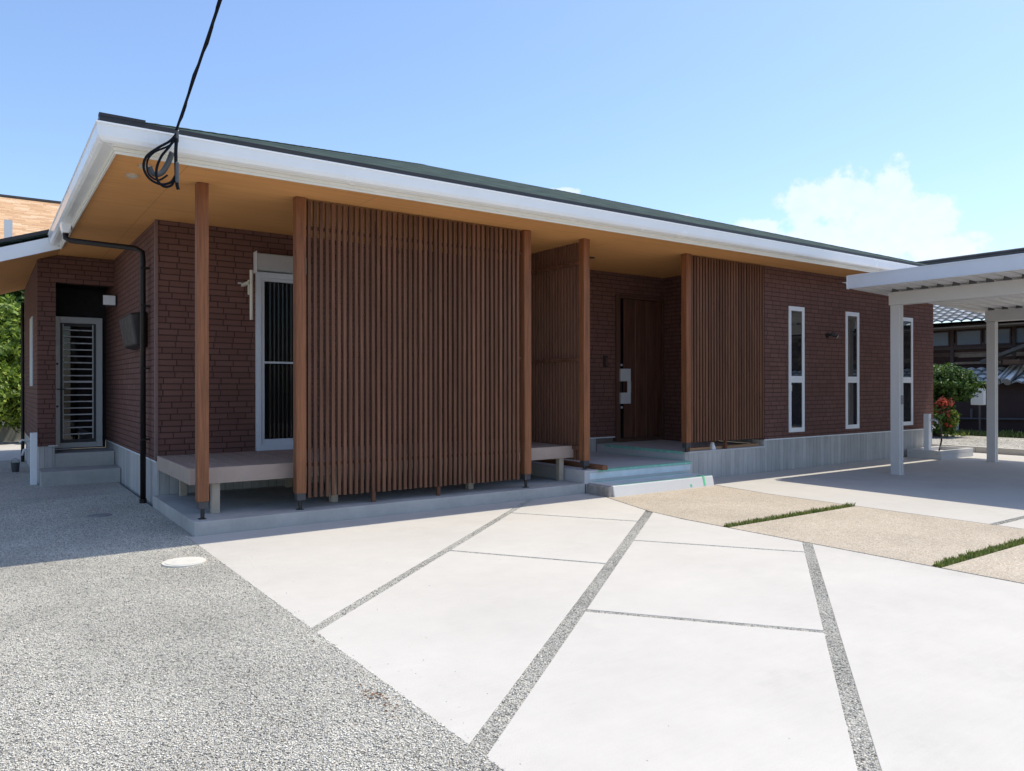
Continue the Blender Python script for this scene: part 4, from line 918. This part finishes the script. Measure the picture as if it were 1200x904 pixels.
# lean-to
MB().box(FX-.75,FX-.005,-3,10.75,0,1.45).build('lean_to_wall', M['boardlow'], jh)
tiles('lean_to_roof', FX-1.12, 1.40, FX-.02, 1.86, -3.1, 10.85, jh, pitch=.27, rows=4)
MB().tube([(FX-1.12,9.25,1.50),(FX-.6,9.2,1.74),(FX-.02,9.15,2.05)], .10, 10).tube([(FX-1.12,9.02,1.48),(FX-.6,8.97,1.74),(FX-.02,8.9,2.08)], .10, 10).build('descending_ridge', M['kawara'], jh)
MB().hexa([(FX-1.0,9.75,2.00),(FX-.93,9.75,2.00),(FX-.93,7.2,2.98),(FX-1.0,7.2,2.98),(FX-1.0,9.75,2.09),(FX-.2,9.75,2.09),(FX-.2,7.2,3.07),(FX-1.0,7.2,3.07)]).build('gable_roof', M['kawaraD'], jh)
MB().box(FX-.9,FX-.62,7.0,9.2,1.95,2.1).build('gable_base', M['boards'], jh)
# pipes on the lean-to wall
gp_ = MB().tube([(23.18,10.6,.05),(23.18,10.6,.42),(23.18,8.42,.47),(23.18,8.36,.50),(23.18,8.36,.95)], .028, 8).tube([(23.18,10.05,.44),(23.18,10.05,.72)], .03, 8).tube([(23.18,7.95,.05),(23.18,7.95,.95)], .035, 8).build('wall_pipes', M['greyclamp'], jh)
t = thing('letter_box', (21.9,9.35,0), 'small pale grey metal box on a thin post before the dark lean-to wall', 'box')
MB().box(21.85,22.0,9.17,9.50,.86,1.30).build('box_body', M['aluW'], t, bevel=.02); MB().box(21.842,21.849,9.22,9.45,1.20,1.24).build('slot', M['foot'], t)
MB().tube([(21.93,9.30,.03),(21.93,9.30,.858)], .028, 8).build('pole', M['foot'], t)
t = MB().box(22.9,22.97,10.3,10.37,.03,.50).build('marker_post', M['white'], bevel=.005); tag(t, 'short white post standing at the foot of the dark wall beside the shrubs', 'post')

# ------------------------------------------------------------------ house with orange roof, far left
oh = thing('orange_roof_house', (-2,34,0), 'neighbouring house with a pale orange shingle roof at the far left', 'house')
MB().box(-12,6,31,39,0,5.0).build('wall', M['plaster'], oh)
MB().hexa([(-12.6,30.4,4.85),(6.6,30.4,4.85),(6.6,35,4.9),(-12.6,35,4.9),(-12.6,30.4,5.0),(6.6,30.4,5.0),(6.6,35.0,8.72),(-12.6,35.0,8.72)]).build('roof', M['orangeroof'], oh)
MB().hexa([(-12.6,39.6,4.85),(6.6,39.6,4.85),(6.6,35.01,4.9),(-12.6,35.01,4.9),(-12.6,39.6,5.0),(6.6,39.6,5.0),(6.6,35.01,8.72),(-12.6,35.01,8.72)]).build('roof', M['orangeroof'], oh)
MB().box(-12.7,6.7,34.93,35.07,8.70,8.78).build('ridge', M['kawaraD'], oh)
MB().box(.59,.83,30.9,31.15,5.3,7.08).build('chimney', M['white'], oh)

lv = []; lf = []
for k in range(46):
    x = 1.47 - abs(rnd.gauss(0,.05)); y = 3.05+rnd.gauss(0,.12) if k < 32 else rnd.uniform(2.3,6); a = rnd.uniform(0,6.28); l = rnd.uniform(.006,.014); z = .012
    dx, dy = math.cos(a)*l, math.sin(a)*l; b_ = len(lv); lv += [(x-dx,y-dy,z),(x-dy*.4,y+dx*.4,z+.006),(x+dx,y+dy,z+.002),(x+dy*.4,y-dx*.4,z+.004)]; lf.append((b_,b_+1,b_+2,b_+3))
dl = MB().add(lv, lf).build('dry_leaves', leaf_mat('dry_leaf', [(0,(.10,.05,.025)),(1,(.28,.13,.06))])); dl['kind'] = 'stuff'
# ------------------------------------------------------------------ what stands across the street (seen in the panes)
nh = thing('neighbour_house', (34,-20,0), 'two-storey beige house with grey roof across the street', 'house')
MB().box(30,42,-27,-17,0,5.6).build('wall', plain('beige_render', (.45,.38,.30), .9, nz=.08, scale=1), nh)
MB().hexa([(29.3,-27.7,5.6),(42.7,-27.7,5.6),(42.7,-16.3,5.6),(29.3,-16.3,5.6),(33,-22.2,7.6),(39,-22.2,7.6),(39,-21.8,7.6),(33,-21.8,7.6)]).build('roof', M['kawaraD'], nh)
for (wx, wz) in ((29.99,1.0),(29.99,3.6)):
    for wy in (-25,-21.5,-18.9): wf = MB().box(29.95,29.999,wy,wy+1.4,wz,wz+1.2).build('window', M['aluW'], nh); MB().box(29.93,29.949,wy+.08,wy+1.32,wz+.08,wz+1.12).build('pane', M['glassR'], wf)
t = thing('street_tree', (26,-13,0), 'round green garden tree across the street before the beige house', 'tree')
leaf_cloud('crown', [(26,-13,2.2,1.6,1.6,1.4),(27.5,-14.5,1.9,1.2,1.2,1.1)], 9000, .12, M['leaf'], t, 20)
limbs(t, (26.3,-13.3,0), [(25.5,-13,2),(27.3,-14.3,1.9),(26.2,-13.2,2.6)], .1)
